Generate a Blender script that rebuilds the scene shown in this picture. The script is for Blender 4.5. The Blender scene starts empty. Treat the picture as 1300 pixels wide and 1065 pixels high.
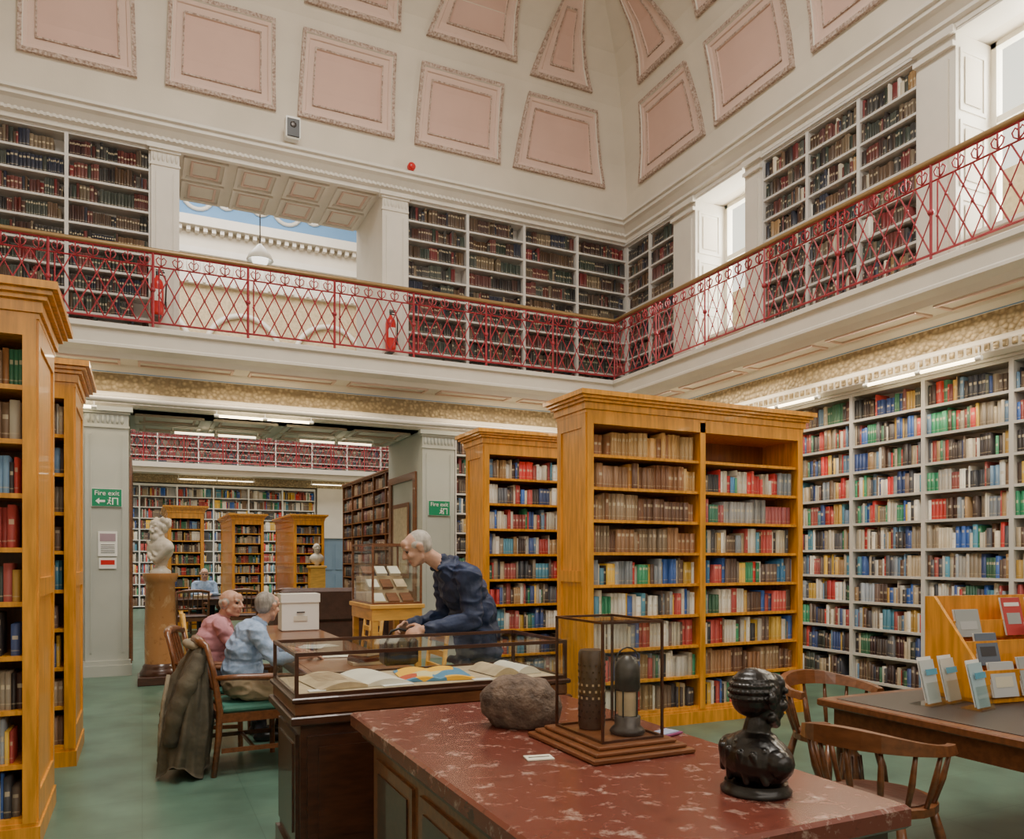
import bpy, math, random
import numpy as np
from mathutils import Vector, Matrix, noise
random.seed(7)
R=random.random
def U(a,b): return random.uniform(a,b)

# ------------------------------------------------------------------ materials
def mat(name,col,rough=0.6,metal=0.0,var=0.0,scale=4.0,bump=0.0,bscale=30.0,spec=0.5,emit=None,estr=0.0,col2=None,stretch=(1,1,1),coat=0.0):
    m=bpy.data.materials.new(name); m.use_nodes=True
    nt=m.node_tree; N=nt.nodes; L=nt.links; b=N['Principled BSDF']
    b.inputs['Base Color'].default_value=(*col,1); b.inputs['Roughness'].default_value=rough
    b.inputs['Metallic'].default_value=metal; b.inputs['Specular IOR Level'].default_value=spec
    b.inputs['Coat Weight'].default_value=coat
    tc=N.new('ShaderNodeTexCoord'); mp=N.new('ShaderNodeMapping'); mp.inputs['Scale'].default_value=stretch
    L.new(tc.outputs['Object'],mp.inputs['Vector'])
    if var>0 or col2:
        n=N.new('ShaderNodeTexNoise'); n.inputs['Scale'].default_value=scale; n.inputs['Detail'].default_value=6
        L.new(mp.outputs[0],n.inputs['Vector'])
        r=N.new('ShaderNodeValToRGB'); c2=col2 if col2 else tuple(max(0,c*(1-var)) for c in col)
        r.color_ramp.elements[0].position=0.35; r.color_ramp.elements[1].position=0.65
        r.color_ramp.elements[0].color=(*c2,1); r.color_ramp.elements[1].color=(*col,1)
        L.new(n.outputs['Fac'],r.inputs[0]); L.new(r.outputs[0],b.inputs['Base Color'])
    if bump>0:
        n2=N.new('ShaderNodeTexNoise'); n2.inputs['Scale'].default_value=bscale; n2.inputs['Detail'].default_value=4
        L.new(mp.outputs[0],n2.inputs['Vector'])
        bp=N.new('ShaderNodeBump'); bp.inputs['Strength'].default_value=bump; bp.inputs['Distance'].default_value=0.02
        L.new(n2.outputs['Fac'],bp.inputs['Height']); L.new(bp.outputs[0],b.inputs['Normal'])
    if emit:
        b.inputs['Emission Color'].default_value=(*emit,1); b.inputs['Emission Strength'].default_value=estr
    return m

M={}
M['plaster']=mat('plaster_cream',(0.65,0.585,0.49),0.7,var=0.08,scale=1.5,bump=0.05,bscale=40)
M['white']=mat('paint_white',(0.68,0.635,0.56),0.5,var=0.06,scale=3)
M['grey']=mat('paint_grey_green',(0.46,0.475,0.43),0.5,var=0.08,scale=2)
M['shelfw']=mat('shelf_paint',(0.60,0.575,0.54),0.5,var=0.08,scale=5)
M['pink']=mat('panel_pink',(0.60,0.40,0.335),0.8,var=0.06,scale=2)
M['palepink']=mat('panel_pale',(0.63,0.46,0.39),0.8)
M['bead']=mat('bead_moulding',(0.27,0.18,0.14),0.7,col2=(0.58,0.46,0.39),scale=34,bump=1.0,bscale=34)
M['oak']=mat('oak',(0.82,0.34,0.022),0.38,var=0.36,scale=5,stretch=(6,6,0.6),bump=0.04,bscale=20,coat=0.2)
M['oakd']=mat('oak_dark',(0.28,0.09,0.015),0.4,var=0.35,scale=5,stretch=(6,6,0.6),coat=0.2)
M['lwood']=mat('light_wood',(0.74,0.40,0.07),0.45,var=0.25,scale=5,stretch=(1,1,5))
M['dwood']=mat('mahogany',(0.070,0.023,0.011),0.3,var=0.4,scale=5,stretch=(2,8,8),coat=0.4)
M['mwood']=mat('walnut',(0.20,0.070,0.024),0.35,var=0.35,scale=5,stretch=(2,8,8),coat=0.3)
M['red']=mat('rail_red',(0.36,0.03,0.045),0.45,var=0.25,scale=8)
M['rail']=mat('handrail_brass',(0.30,0.19,0.08),0.35,metal=0.3)
M['black']=mat('black_paint',(0.012,0.012,0.013),0.4)
M['bronze']=mat('bronze_black',(0.010,0.0075,0.007),0.32,metal=0.2,var=0.3,scale=10,bump=0.12,bscale=40,coat=0.2)
M['leather']=mat('leather_top',(0.040,0.030,0.028),0.38,var=0.2,scale=20,bump=0.1,bscale=300)
M['brownleather']=mat('leather_brown',(0.10,0.04,0.025),0.4,var=0.3,scale=8,bump=0.2,bscale=20)
M['green']=mat('green_seat',(0.05,0.19,0.14),0.7,var=0.15,scale=20)
M['paper']=mat('paper',(0.72,0.68,0.57),0.8,var=0.1,scale=8)
M['oldpaper']=mat('old_paper',(0.55,0.43,0.27),0.8,var=0.25,scale=14)
M['wht']=mat('white_plastic',(0.80,0.80,0.77),0.4)
M['redp']=mat('red_paint',(0.55,0.015,0.015),0.3)
M['marblew']=mat('marble_white',(0.62,0.56,0.47),0.4,var=0.3,scale=6,bump=0.1,bscale=25)
M['stone']=mat('field_stone',(0.18,0.125,0.092),0.9,col2=(0.08,0.055,0.043),scale=22,bump=0.9,bscale=40)
M['steel']=mat('steel_dark',(0.10,0.09,0.085),0.4,metal=0.8,var=0.4,scale=20)
M['skin']=mat('skin',(0.60,0.345,0.245),0.55,var=0.22,scale=22,bump=0.15,bscale=50)
M['lip']=mat('lips',(0.42,0.19,0.15),0.5)
M['eye']=mat('eye',(0.05,0.035,0.03),0.2)
M['hairg']=mat('hair_grey',(0.20,0.18,0.16),0.85,col2=(0.36,0.33,0.30),scale=40,bump=0.35,bscale=60,stretch=(1,1,0.3))
M['hairw']=mat('hair_white',(0.52,0.48,0.43),0.85,col2=(0.33,0.30,0.27),scale=40,bump=0.35,bscale=60,stretch=(1,1,0.3))
M['navy']=mat('navy_jacket',(0.013,0.028,0.085),0.6,var=0.4,scale=7,bump=0.6,bscale=10)
M['blueshirt']=mat('blue_shirt',(0.36,0.48,0.68),0.8,col2=(0.25,0.36,0.56),scale=30,bump=0.5,bscale=12)
M['pinkshirt']=mat('pink_shirt',(0.62,0.29,0.34),0.8,var=0.2,scale=8,bump=0.5,bscale=12)
M['khaki']=mat('khaki',(0.38,0.29,0.18),0.85,var=0.15,scale=8,bump=0.4,bscale=12)
M['darktr']=mat('dark_trousers',(0.03,0.03,0.04),0.85,var=0.2,scale=8,bump=0.4,bscale=12)
M['coat']=mat('olive_coat',(0.105,0.088,0.056),0.85,col2=(0.055,0.047,0.031),scale=6,bump=0.6,bscale=14)
M['coatin']=mat('coat_lining',(0.30,0.25,0.17),0.9,var=0.2,scale=10,bump=0.5,bscale=20)
M['bluewall']=mat('blue_wall',(0.16,0.33,0.58),0.8,var=0.1,scale=1)
M['doorblue']=mat('door_blue_grey',(0.16,0.24,0.33),0.5,var=0.1,scale=3)
M['signg']=mat('sign_green',(0.0,0.22,0.10),0.4)
M['strip']=mat('strip_emitter',(1,0.9,0.7),0.5,emit=(1.0,0.80,0.46),estr=10)
M['stripf']=mat('strip_emitter_dim',(1,0.9,0.7),0.5,emit=(1.0,0.84,0.55),estr=4)
M['bulb']=mat('globe_glass',(1,1,1),0.5,emit=(1.0,0.95,0.85),estr=2.0)
M['lattice_w']=mat('sash_white',(0.74,0.70,0.60),0.5)

def node_mat(name):
    m=bpy.data.materials.new(name); m.use_nodes=True
    return m,m.node_tree.nodes,m.node_tree.links,m.node_tree.nodes['Principled BSDF']
m,N,L,b=node_mat('gold_frieze'); M['gold']=m
tc=N.new('ShaderNodeTexCoord'); v=N.new('ShaderNodeTexVoronoi'); v.inputs['Scale'].default_value=19
L.new(tc.outputs['Object'],v.inputs['Vector']); r=N.new('ShaderNodeValToRGB')
r.color_ramp.elements[0].color=(0.54,0.42,0.24,1); r.color_ramp.elements[1].color=(0.25,0.19,0.105,1); r.color_ramp.elements[1].position=0.6
L.new(v.outputs['Distance'],r.inputs[0]); L.new(r.outputs[0],b.inputs['Base Color'])
bp=N.new('ShaderNodeBump'); bp.inputs['Strength'].default_value=0.7; bp.inputs['Distance'].default_value=0.03; bp.invert=True
L.new(v.outputs['Distance'],bp.inputs['Height']); L.new(bp.outputs[0],b.inputs['Normal']); b.inputs['Roughness'].default_value=0.5; b.inputs['Metallic'].default_value=0.15
# books
m,N,L,b=node_mat('book_spines'); M['books']=m
at=N.new('ShaderNodeAttribute'); at.attribute_name='Col'
uv=N.new('ShaderNodeUVMap'); uv.uv_map='UVMap'; sx=N.new('ShaderNodeSeparateXYZ'); L.new(uv.outputs[0],sx.inputs[0])
def math_(op,a,bv=None,c=None):
    n=N.new('ShaderNodeMath'); n.operation=op
    for i,x in enumerate((a,bv,c)):
        if x is None: continue
        if isinstance(x,(int,float)): n.inputs[i].default_value=x
        else: L.new(x,n.inputs[i])
    return n.outputs[0]
cen=math_('MULTIPLY_ADD',at.outputs['Alpha'],0.35,0.5)
dd=math_('ABSOLUTE',math_('SUBTRACT',sx.outputs['Y'],cen))
lab=math_('LESS_THAN',dd,0.06)
on=math_('LESS_THAN',math_('FRACT',math_('MULTIPLY',at.outputs['Alpha'],7.3)),0.55)
edge=math_('MULTIPLY',math_('GREATER_THAN',sx.outputs['X'],0.15),math_('LESS_THAN',sx.outputs['X'],0.85))
f=math_('MULTIPLY',math_('MULTIPLY',lab,on),math_('MULTIPLY',edge,0.65))
d2=math_('LESS_THAN',math_('ABSOLUTE',math_('SUBTRACT',sx.outputs['Y'],0.16)),0.018)
f2=math_('MULTIPLY',d2,0.4)
f3=math_('MAXIMUM',f,f2)
lc=N.new('ShaderNodeMix'); lc.data_type='RGBA'; lc.inputs['B'].default_value=(0.55,0.46,0.30,1)
L.new(f3,lc.inputs['Factor']); L.new(at.outputs['Color'],lc.inputs['A']); L.new(lc.outputs['Result'],b.inputs['Base Color'])
b.inputs['Roughness'].default_value=0.5
# floor
m,N,L,b=node_mat('floor_green_lino'); M['floor']=m
tc=N.new('ShaderNodeTexCoord'); br=N.new('ShaderNodeTexBrick'); br.offset=0; br.inputs['Scale'].default_value=1
br.inputs['Brick Width'].default_value=0.6; br.inputs['Row Height'].default_value=0.6; br.inputs['Mortar Size'].default_value=0.003
br.inputs['Color1'].default_value=(0.082,0.155,0.115,1); br.inputs['Color2'].default_value=(0.093,0.172,0.13,1); br.inputs['Mortar'].default_value=(0.06,0.12,0.09,1)
L.new(tc.outputs['Object'],br.inputs['Vector'])
n=N.new('ShaderNodeTexNoise'); n.inputs['Scale'].default_value=3; n.inputs['Detail'].default_value=9; L.new(tc.outputs['Object'],n.inputs['Vector'])
mx=N.new('ShaderNodeMix'); mx.data_type='RGBA'; mx.blend_type='OVERLAY'; mx.inputs['Factor'].default_value=0.6
L.new(br.outputs['Color'],mx.inputs['A']); L.new(n.outputs['Fac'],mx.inputs['B'])
L.new(mx.outputs['Result'],b.inputs['Base Color']); b.inputs['Roughness'].default_value=0.32
def marble(name,base,vein,dark,scale,rough=0.16,p=(0.30,0.44,0.55,0.61,0.70)):
    m,N,L,b=node_mat(name)
    tc=N.new('ShaderNodeTexCoord'); n=N.new('ShaderNodeTexNoise'); n.inputs['Scale'].default_value=scale; n.inputs['Detail'].default_value=10; n.inputs['Roughness'].default_value=0.72; n.inputs['Distortion'].default_value=0.3
    L.new(tc.outputs['Object'],n.inputs['Vector']); r=N.new('ShaderNodeValToRGB')
    e=r.color_ramp.elements; e[0].position=p[0]; e[0].color=(*dark,1); e[1].position=p[4]; e[1].color=(*vein,1)
    x=e.new(p[1]); x.color=(*base,1); x=e.new(p[2]); x.color=(*base,1); x=e.new(p[3]); x.color=(*[c*0.65+v*0.35 for c,v in zip(base,vein)],1)
    L.new(n.outputs['Fac'],r.inputs[0]); L.new(r.outputs[0],b.inputs['Base Color']); b.inputs['Roughness'].default_value=rough
    return m
M['redmarble']=marble('red_marble',(0.140,0.036,0.024),(0.42,0.30,0.25),(0.05,0.013,0.011),13,0.27,(0.31,0.43,0.55,0.60,0.69))
M['brmarble']=marble('brown_marble',(0.42,0.20,0.075),(0.62,0.42,0.22),(0.14,0.05,0.02),5,0.2)
m,N,L,b=node_mat('coloured_map'); M['map']=m
tc=N.new('ShaderNodeTexCoord'); v=N.new('ShaderNodeTexVoronoi'); v.inputs['Scale'].default_value=7; L.new(tc.outputs['Object'],v.inputs['Vector'])
sp=N.new('ShaderNodeSeparateColor'); L.new(v.outputs['Color'],sp.inputs[0]); r=N.new('ShaderNodeValToRGB'); r.color_ramp.interpolation='CONSTANT'
e=r.color_ramp.elements; e[0].color=(0.85,0.45,0.02,1); e[1].position=0.45; e[1].color=(0.7,0.6,0.3,1); x=e.new(0.58); x.color=(0.08,0.24,0.40,1); x=e.new(0.80); x.color=(0.50,0.08,0.03,1)
L.new(sp.outputs[0],r.inputs[0]); L.new(r.outputs[0],b.inputs['Base Color']); b.inputs['Roughness'].default_value=0.7
m,N,L,b=node_mat('thin_glass'); M['glass']=m
N.remove(b); tr=N.new('ShaderNodeBsdfTransparent'); gl=N.new('ShaderNodeBsdfGlossy'); gl.inputs['Roughness'].default_value=0.03
tr.inputs['Color'].default_value=(0.94,0.96,0.95,1)
lw=N.new('ShaderNodeLayerWeight'); lw.inputs['Blend'].default_value=0.5
f=math_('MULTIPLY_ADD',math_('POWER',lw.outputs['Facing'],4.0),0.65,0.05); mxs=N.new('ShaderNodeMixShader')
L.new(f,mxs.inputs[0]); L.new(tr.outputs[0],mxs.inputs[1]); L.new(gl.outputs[0],mxs.inputs[2]); L.new(mxs.outputs[0],N['Material Output'].inputs['Surface'])
def flat(col,name='print'):
    k='f_%s'%(str(col))
    if k not in M: M[k]=mat('print_colour',col,0.5)
    return M[k]

# ------------------------------------------------------------------ mesh builder
COL=bpy.context.scene.collection
class MB:
    def __init__(s): s.V=[];s.F=[];s.I=[];s.S=[];s.mats=[]
    def mi(s,m):
        m=M[m] if isinstance(m,str) else m
        if m not in s.mats: s.mats.append(m)
        return s.mats.index(m)
    def add(s,vs,fs,m,smooth=False):
        o=len(s.V); i=s.mi(m)
        s.V.extend([tuple(v) for v in vs])
        for f in fs: s.F.append(tuple(o+k for k in f)); s.I.append(i); s.S.append(smooth)
    def box(s,x0,x1,y0,y1,z0,z1,m):
        s.add([(x0,y0,z0),(x1,y0,z0),(x1,y1,z0),(x0,y1,z0),(x0,y0,z1),(x1,y0,z1),(x1,y1,z1),(x0,y1,z1)],
              [(0,3,2,1),(4,5,6,7),(0,1,5,4),(1,2,6,5),(2,3,7,6),(3,0,4,7)],m)
    def bbox(s,x0,x1,y0,y1,z0,z1,m,b=0.006):
        a=[(x0+b,y0+b,z0),(x1-b,y0+b,z0),(x1-b,y1-b,z0),(x0+b,y1-b,z0)]
        l1=[(x0,y0,z0+b),(x1,y0,z0+b),(x1,y1,z0+b),(x0,y1,z0+b)]
        l2=[(x0,y0,z1-b),(x1,y0,z1-b),(x1,y1,z1-b),(x0,y1,z1-b)]
        t=[(x0+b,y0+b,z1),(x1-b,y0+b,z1),(x1-b,y1-b,z1),(x0+b,y1-b,z1)]
        fs=[(3,2,1,0),(12,13,14,15)]
        for k in range(3):
            for j in range(4): fs.append((4*k+j,4*k+(j+1)%4,4*k+4+(j+1)%4,4*k+4+j))
        s.add(a+l1+l2+t,fs,m)
    def rbox(s,c,sz,rot,m):
        hx,hy,hz=sz[0]/2,sz[1]/2,sz[2]/2; vs=[]
        for z in(-hz,hz):
            for x,y in((-hx,-hy),(hx,-hy),(hx,hy),(-hx,hy)): vs.append(Vector(c)+rot@Vector((x,y,z)))
        s.add(vs,[(0,3,2,1),(4,5,6,7),(0,1,5,4),(1,2,6,5),(2,3,7,6),(3,0,4,7)],m)
    def tube(s,p0,p1,r0,r1,m,n=8,smooth=True):
        p0=Vector(p0);p1=Vector(p1);d=(p1-p0)
        if d.length<1e-6: return
        d.normalize(); a=d.orthogonal().normalized(); b=d.cross(a)
        vs=[]
        for p,r in((p0,r0),(p1,r1)):
            for k in range(n):
                t=2*math.pi*(k+0.5)/n; vs.append(p+a*(r*math.cos(t))+b*(r*math.sin(t)))
        fs=[(k,(k+1)%n,n+(k+1)%n,n+k) for k in range(n)]
        s.add(vs,fs,m,smooth); s.add(vs,[tuple(reversed(range(n))),tuple(range(n,2*n))],m)
    def path(s,pts,r,m,n=6,closed=False):
        P=[Vector(p) for p in pts]; L=len(P); rs=r if isinstance(r,(list,tuple)) else [r]*L
        vs=[];prev=None
        for i in range(L):
            if closed: t=P[(i+1)%L]-P[i-1]
            else: t=P[min(i+1,L-1)]-P[max(i-1,0)]
            t.normalize()
            if prev is None: a=t.orthogonal().normalized()
            else:
                a=prev-t*prev.dot(t); a.normalize()
            prev=a; b=t.cross(a)
            for k in range(n):
                q=2*math.pi*k/n; vs.append(P[i]+a*(rs[i]*math.cos(q))+b*(rs[i]*math.sin(q)))
        fs=[]
        for i in range(L if closed else L-1):
            j=(i+1)%L
            for k in range(n): fs.append((i*n+k,i*n+(k+1)%n,j*n+(k+1)%n,j*n+k))
        if not closed: fs+= [tuple(reversed(range(n))),tuple(range((L-1)*n,L*n))]
        s.add(vs,fs,m,True)
    def lathe(s,prof,c,m,n=24,smooth=True,sx=1,sy=1):
        vs=[];cx,cy,cz=c
        for r,z in prof:
            for k in range(n):
                t=2*math.pi*k/n; vs.append((cx+r*sx*math.cos(t),cy+r*sy*math.sin(t),cz+z))
        fs=[]
        for i in range(len(prof)-1):
            for k in range(n): fs.append((i*n+k,i*n+(k+1)%n,(i+1)*n+(k+1)%n,(i+1)*n+k))
        s.add(vs,fs,m,smooth)
        s.add(vs,[tuple(reversed(range(n))),tuple(range((len(prof)-1)*n,len(prof)*n))],m)
    def sph(s,c,r,m,n=12,rot=None):
        if not isinstance(r,(tuple,list)): r=(r,r,r)
        vs=[];h=n//2+1
        for i in range(h+1):
            a=math.pi*i/h
            for k in range(n):
                t=2*math.pi*k/n; v=Vector((r[0]*math.sin(a)*math.cos(t),r[1]*math.sin(a)*math.sin(t),-r[2]*math.cos(a)))
                if rot: v=rot@v
                vs.append(Vector(c)+v)
        fs=[]
        for i in range(h):
            for k in range(n): fs.append((i*n+k,i*n+(k+1)%n,(i+1)*n+(k+1)%n,(i+1)*n+k))
        s.add(vs,fs,m,True)
    def prism(s,poly,z0,z1,m):
        n=len(poly); vs=[(x,y,z0) for x,y in poly]+[(x,y,z1) for x,y in poly]
        s.add(vs,[tuple(reversed(range(n))),tuple(range(n,2*n))]+[(k,(k+1)%n,n+(k+1)%n,n+k) for k in range(n)],m)
    def build(s,name,loc=(0,0,0),rz=0.0,parent=None):
        me=bpy.data.meshes.new(name); me.from_pydata(s.V,[],s.F)
        for m_ in s.mats: me.materials.append(m_)
        me.polygons.foreach_set('material_index',s.I); me.polygons.foreach_set('use_smooth',s.S); me.update()
        o=bpy.data.objects.new(name,me); COL.objects.link(o); o.location=loc; o.rotation_euler=(0,0,rz)
        if parent: o.parent=parent
        return o
def empty(name,loc=(0,0,0),rz=0):
    e=bpy.data.objects.new(name,None); COL.objects.link(e); e.location=loc; e.rotation_euler=(0,0,rz); e.empty_display_size=0.1; return e

# ------------------------------------------------------------------ books
DARK=[(0.055,.026,.02),(.03,.022,.02),(.10,.03,.025),(.03,.04,.03),(.10,.06,.035),(.028,.03,.045),(.13,.095,.06),(.14,.025,.025),(.045,.04,.036),(.07,.042,.026),(.02,.018,.018),(.05,.055,.045)]
MIX=[(.42,.04,.03),(.04,.07,.20),(.04,.13,.07),(.54,.47,.35),(.62,.57,.48),(.32,.19,.08),(.10,.05,.03),(.05,.04,.04),(.50,.30,.07),(.13,.22,.33),(.28,.06,.05),(.44,.35,.23),(.09,.09,.10),(.16,.10,.06),(.07,.045,.035),(.25,.2,.14)]
BRIGHT=[(.62,.58,.50),(.72,.69,.61),(.58,.035,.03),(.04,.11,.36),(.04,.25,.12),(.68,.42,.06),(.035,.035,.04),(.27,.30,.33),(.45,.07,.06),(.07,.23,.32),(.58,.52,.40),(.14,.09,.07),(.50,.46,.40),(.66,.62,.53),(.2,.15,.11)]
TAN=[(.46,.21,.05),(.38,.18,.05),(.50,.28,.09),(.31,.15,.05),(.54,.34,.14),(.27,.12,.045)]
BROWN=[(.24,.11,.045),(.19,.08,.035),(.31,.16,.075),(.14,.065,.035),(.28,.19,.11),(.36,.22,.11)]
def jit(col,a,b): k=U(a,b); g=U(-0.01,0.01); return tuple(min(0.85,max(0.01,c*k+g)) for c in col)
def gen_books(rows,name,parent,depth=0.19):
    A=[];C=[]
    for (x0,x1,z0,cl,ys,yf,pal,fill) in rows:
        x=x0+U(0,0.01); run=0
        bright=max(max(c) for c in pal)>0.56
        lo=U(0.55,0.72)
        xe=x0+(x1-x0)*fill
        while x<xe-0.02:
            if run<=0:
                run=random.choice([1,1,1,1,2,2,3,4]) if bright else random.choice([1,1,2,3,4,6,9]); same=run>=3
                col0=jit(random.choice(pal),0.7,1.25); t0=U(0.018,0.046); h0=U(0.66,0.94)*cl; al=R()
            run-=1
            if same: t=t0; h=h0; col=jit(col0,0.88,1.1)
            else:
                t=U(0.013,0.052); h=U(lo,0.96)*cl; al=R(); col=jit(random.choice(pal),0.7,1.25)
            if x+t>xe: break
            A.append((x+0.0007,x+t-0.0007,yf+ys*U(0.006,0.040),yf+ys*depth,z0,z0+h)); C.append((*col,al)); x+=t
            if R()<0.02: x+=U(0.01,0.05)
    if not A: return
    A=np.array(A); C=np.array(C); n=len(A)
    V=np.zeros((n,8,3)); 
    xi=[0,1,1,0,0,1,1,0]; yi=[2,2,3,3,2,2,3,3]; zi=[4,4,4,4,5,5,5,5]
    for k in range(8): V[:,k,0]=A[:,xi[k]];V[:,k,1]=A[:,yi[k]];V[:,k,2]=A[:,zi[k]]
    fq=np.array([(0,1,5,4),(4,5,6,7),(1,2,6,5),(3,0,4,7)]); F=(fq[None]+8*np.arange(n)[:,None,None]).reshape(-1,4)
    me=bpy.data.meshes.new(name); me.vertices.add(n*8); me.vertices.foreach_set('co',V.reshape(-1))
    me.loops.add(F.size); me.loops.foreach_set('vertex_index',F.reshape(-1).astype(np.int32))
    me.polygons.add(len(F)); me.polygons.foreach_set('loop_start',np.arange(len(F),dtype=np.int32)*4); me.polygons.foreach_set('loop_total',np.full(len(F),4,dtype=np.int32))
    me.update(calc_edges=True); me.materials.append(M['books'])
    ca=me.color_attributes.new('Col','FLOAT_COLOR','CORNER'); ca.data.foreach_set('color',np.repeat(C,16,axis=0).reshape(-1))
    uvl=me.uv_layers.new(name='UVMap'); q=np.zeros((n,4,4,2)); q[:,0]=[(0,0),(1,0),(1,1),(0,1)]; q[:,1:]=0.35
    uvl.data.foreach_set('uv',q.reshape(-1)); me.validate()
    o=bpy.data.objects.new(name,me); COL.objects.link(o); o.parent=parent; return o

def wall_shelves(name,loc,rz,length,z0,z1,ncols,nrows,pals,depth=0.26,m='shelfw',crown=True,fill=1.0):
    e=empty(name,loc,rz); b=MB(); rows=[]
    b.box(0,length,depth-0.015,depth,z0,z1,m)
    cw=length/ncols; up=0.045; sh=0.028; rh=(z1-z0-0.05)/nrows
    for i in range(ncols+1):
        x=i*cw; xa=max(0,x-up/2); xb=min(length,x+up/2); b.box(xa,xb,-0.004,depth-0.015,z0,z1,m)
    for i in range(ncols):
        xa=i*cw+up/2; xb=(i+1)*cw-up/2
        for r in range(nrows+1):
            z=z0+r*rh; b.box(xa,xb,0.0,depth-0.015,z,z+sh,m)
            if r<nrows:
                pal=pals[(r*len(pals))//nrows] if isinstance(pals[0],list) else pals
                rows.append((xa+0.004,xb-0.004,z+sh,rh-sh-0.01,1,0.012,pal,1.0 if R()<0.88 else U(0.8,0.98)))
    b.box(0,length,-0.008,depth,z1-0.03,z1,m)
    if crown: b.box(0,length,-0.04,depth,z1-0.015,z1+0.015,m)
    b.build('case',parent=e); gen_books(rows,'books',e,depth-0.03); return e

def oak_case(name,x0,x1,yf,depth,H,ncols,rowpals,double=False,m='oak',nrows=9,fills=None):
    e=empty(name,(x0,yf,0)); b=MB(); W=x1-x0; t=0.05
    b.box(-0.02,W+0.02,-0.02,depth+0.02,0,0.11,m); b.box(-0.01,W+0.01,-0.01,depth+0.01,0.11,0.13,m)
    for xa,xb,s in((0,t,-1),(W-t,W,1)):
        b.box(xa,xb,0,depth,0.13,H-0.18,m)
        xo=xa-0.012 if s<0 else xb; xq=xa if s<0 else xb+0.012
        b.box(xo,xq,0,0.07,0.13,H-0.18,m); b.box(xo,xq,depth-0.07,depth,0.13,H-0.18,m)
        b.box(xo,xq,0.07,depth-0.07,0.13,0.28,m); b.box(xo,xq,0.07,depth-0.07,H-0.30,H-0.18,m); b.box(xo,xq,0.07,depth-0.07,1.30,1.40,m)
    faces=[0]+([depth] if double else [])
    for y in faces:
        ya,yb=(y-0.018,y) if y==0 else (y,y+0.018)
        b.box(-0.002,0.06,ya,yb,0.13,H-0.18,m); b.box(W-0.06,W+0.002,ya,yb,0.13,H-0.18,m)
        for i in range(1,ncols): b.box(i*W/ncols-0.03,i*W/ncols+0.03,ya,yb,0.13,H-0.18,m)
        b.box(0.06,W-0.06,ya,yb,H-0.27,H-0.18,m)
    for i in range(1,ncols): b.box(i*W/ncols-0.02,i*W/ncols+0.02,0,depth,0.13,H-0.18,m)
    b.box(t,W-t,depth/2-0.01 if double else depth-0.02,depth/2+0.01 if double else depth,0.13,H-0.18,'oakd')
    for k,(o,za,zb) in enumerate(((0.015,H-0.18,H-0.15),(0.03,H-0.15,H-0.09),(0.055,H-0.09,H-0.065),(0.08,H-0.065,H-0.04),(0.105,H-0.04,H))):
        b.box(-o,W+o,-o,depth+o,za,zb,m)
    rows=[]; zb0=0.13; rh=(H-0.27-zb0)/nrows; cw=W/ncols
    for i in range(ncols):
        xa=max(t,i*cw+0.02); xb=min(W-t,(i+1)*cw-0.02)
        for r in range(nrows+1):
            z=zb0+r*rh; b.box(xa,xb,0.004,depth-0.004,z-0.0,z+0.025,m)
            if r<nrows:
                p=rowpals[i][r] if isinstance(rowpals[0][0],list) else rowpals
                fl=1.0
                if fills: fl=fills.get((i,r),1.0)
                if fl>0: rows.append((xa+0.012,xb-0.012,z+0.025,rh-0.035,1,0.025,p,fl))
                if double: rows.append((xa+0.012,xb-0.012,z+0.025,rh-0.035,-1,depth-0.025,p,1.0))
    b.build('case',parent=e); gen_books(rows,'books',e,0.2); return e

# ------------------------------------------------------------------ ROOM SHELL
XW,YW=7.7,11.56; XL,YR=-4.5,-4.0
b=MB(); b.box(-5,9.4,-4.4,28,-0.1,0,'floor'); b.build('floor')

def L_mold(b,prof,m,x0=XL,y1=YR,mats=None):
    for i in range(len(prof)-1):
        (o0,z0),(o1,z1)=prof[i],prof[i+1]
        mm=mats[i] if mats else m
        v=[(x0,YW-o0,z0),(XW-o0,YW-o0,z0),(XW-o0,y1,z0),(x0,YW-o1,z1),(XW-o1,YW-o1,z1),(XW-o1,y1,z1)]
        b.add(v,[(0,1,4,3),(1,2,5,4)],mm)
b=MB()
prof=[(-0.3,4.4),(0.80,4.4),(0.83,4.38),(0.83,4.33),(0.79,4.31),(0.78,4.16),(0.80,4.14),(0.80,4.11),(0.72,4.06),(0.68,4.0),(0.34,4.0),(0.32,3.97),(0.27,3.93),(0.25,3.90),(0.25,3.66),(0.28,3.64),(0.31,3.60),(0.31,3.50),(0.27,3.46),(-0.3,3.46)]
ms=['white']*19; ms[13]='gold'
L_mold(b,prof,'white',mats=ms)
def frame_h(b,x0,x1,y0,y1,z,w,t,m):
    b.box(x0,x1,y0,y0+w,z-t,z,m); b.box(x0,x1,y1-w,y1,z-t,z,m); b.box(x0,x0+w,y0+w,y1-w,z-t,z,m); b.box(x1-w,x1,y0+w,y1-w,z-t,z,m)
y=10.7
while y>-3.5: frame_h(b,XW-0.65,XW-0.38,y-1.25,y-0.1,4.0,0.03,0.02,'palepink'); y-=1.35
x=6.6
while x>-4: frame_h(b,x-1.25,x-0.1,YW-0.65,YW-0.38,4.0,0.03,0.02,'palepink'); x-=1.35
x=6.9
while x>-2.5: b.box(x-0.05,x,YW-0.31-0.015,YW-0.31,3.52,3.585,'gold'); x-=0.09
y=10.75
while y>0.5: b.box(XW-0.325,XW-0.31,y-0.05,y,3.52,3.585,'gold'); y-=0.09
b.build('floor_gallery')
b=MB(); L_mold(b,[(0.262,3.905),(0.262,3.93)],'bluewall'); b.build('trim_1')

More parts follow.
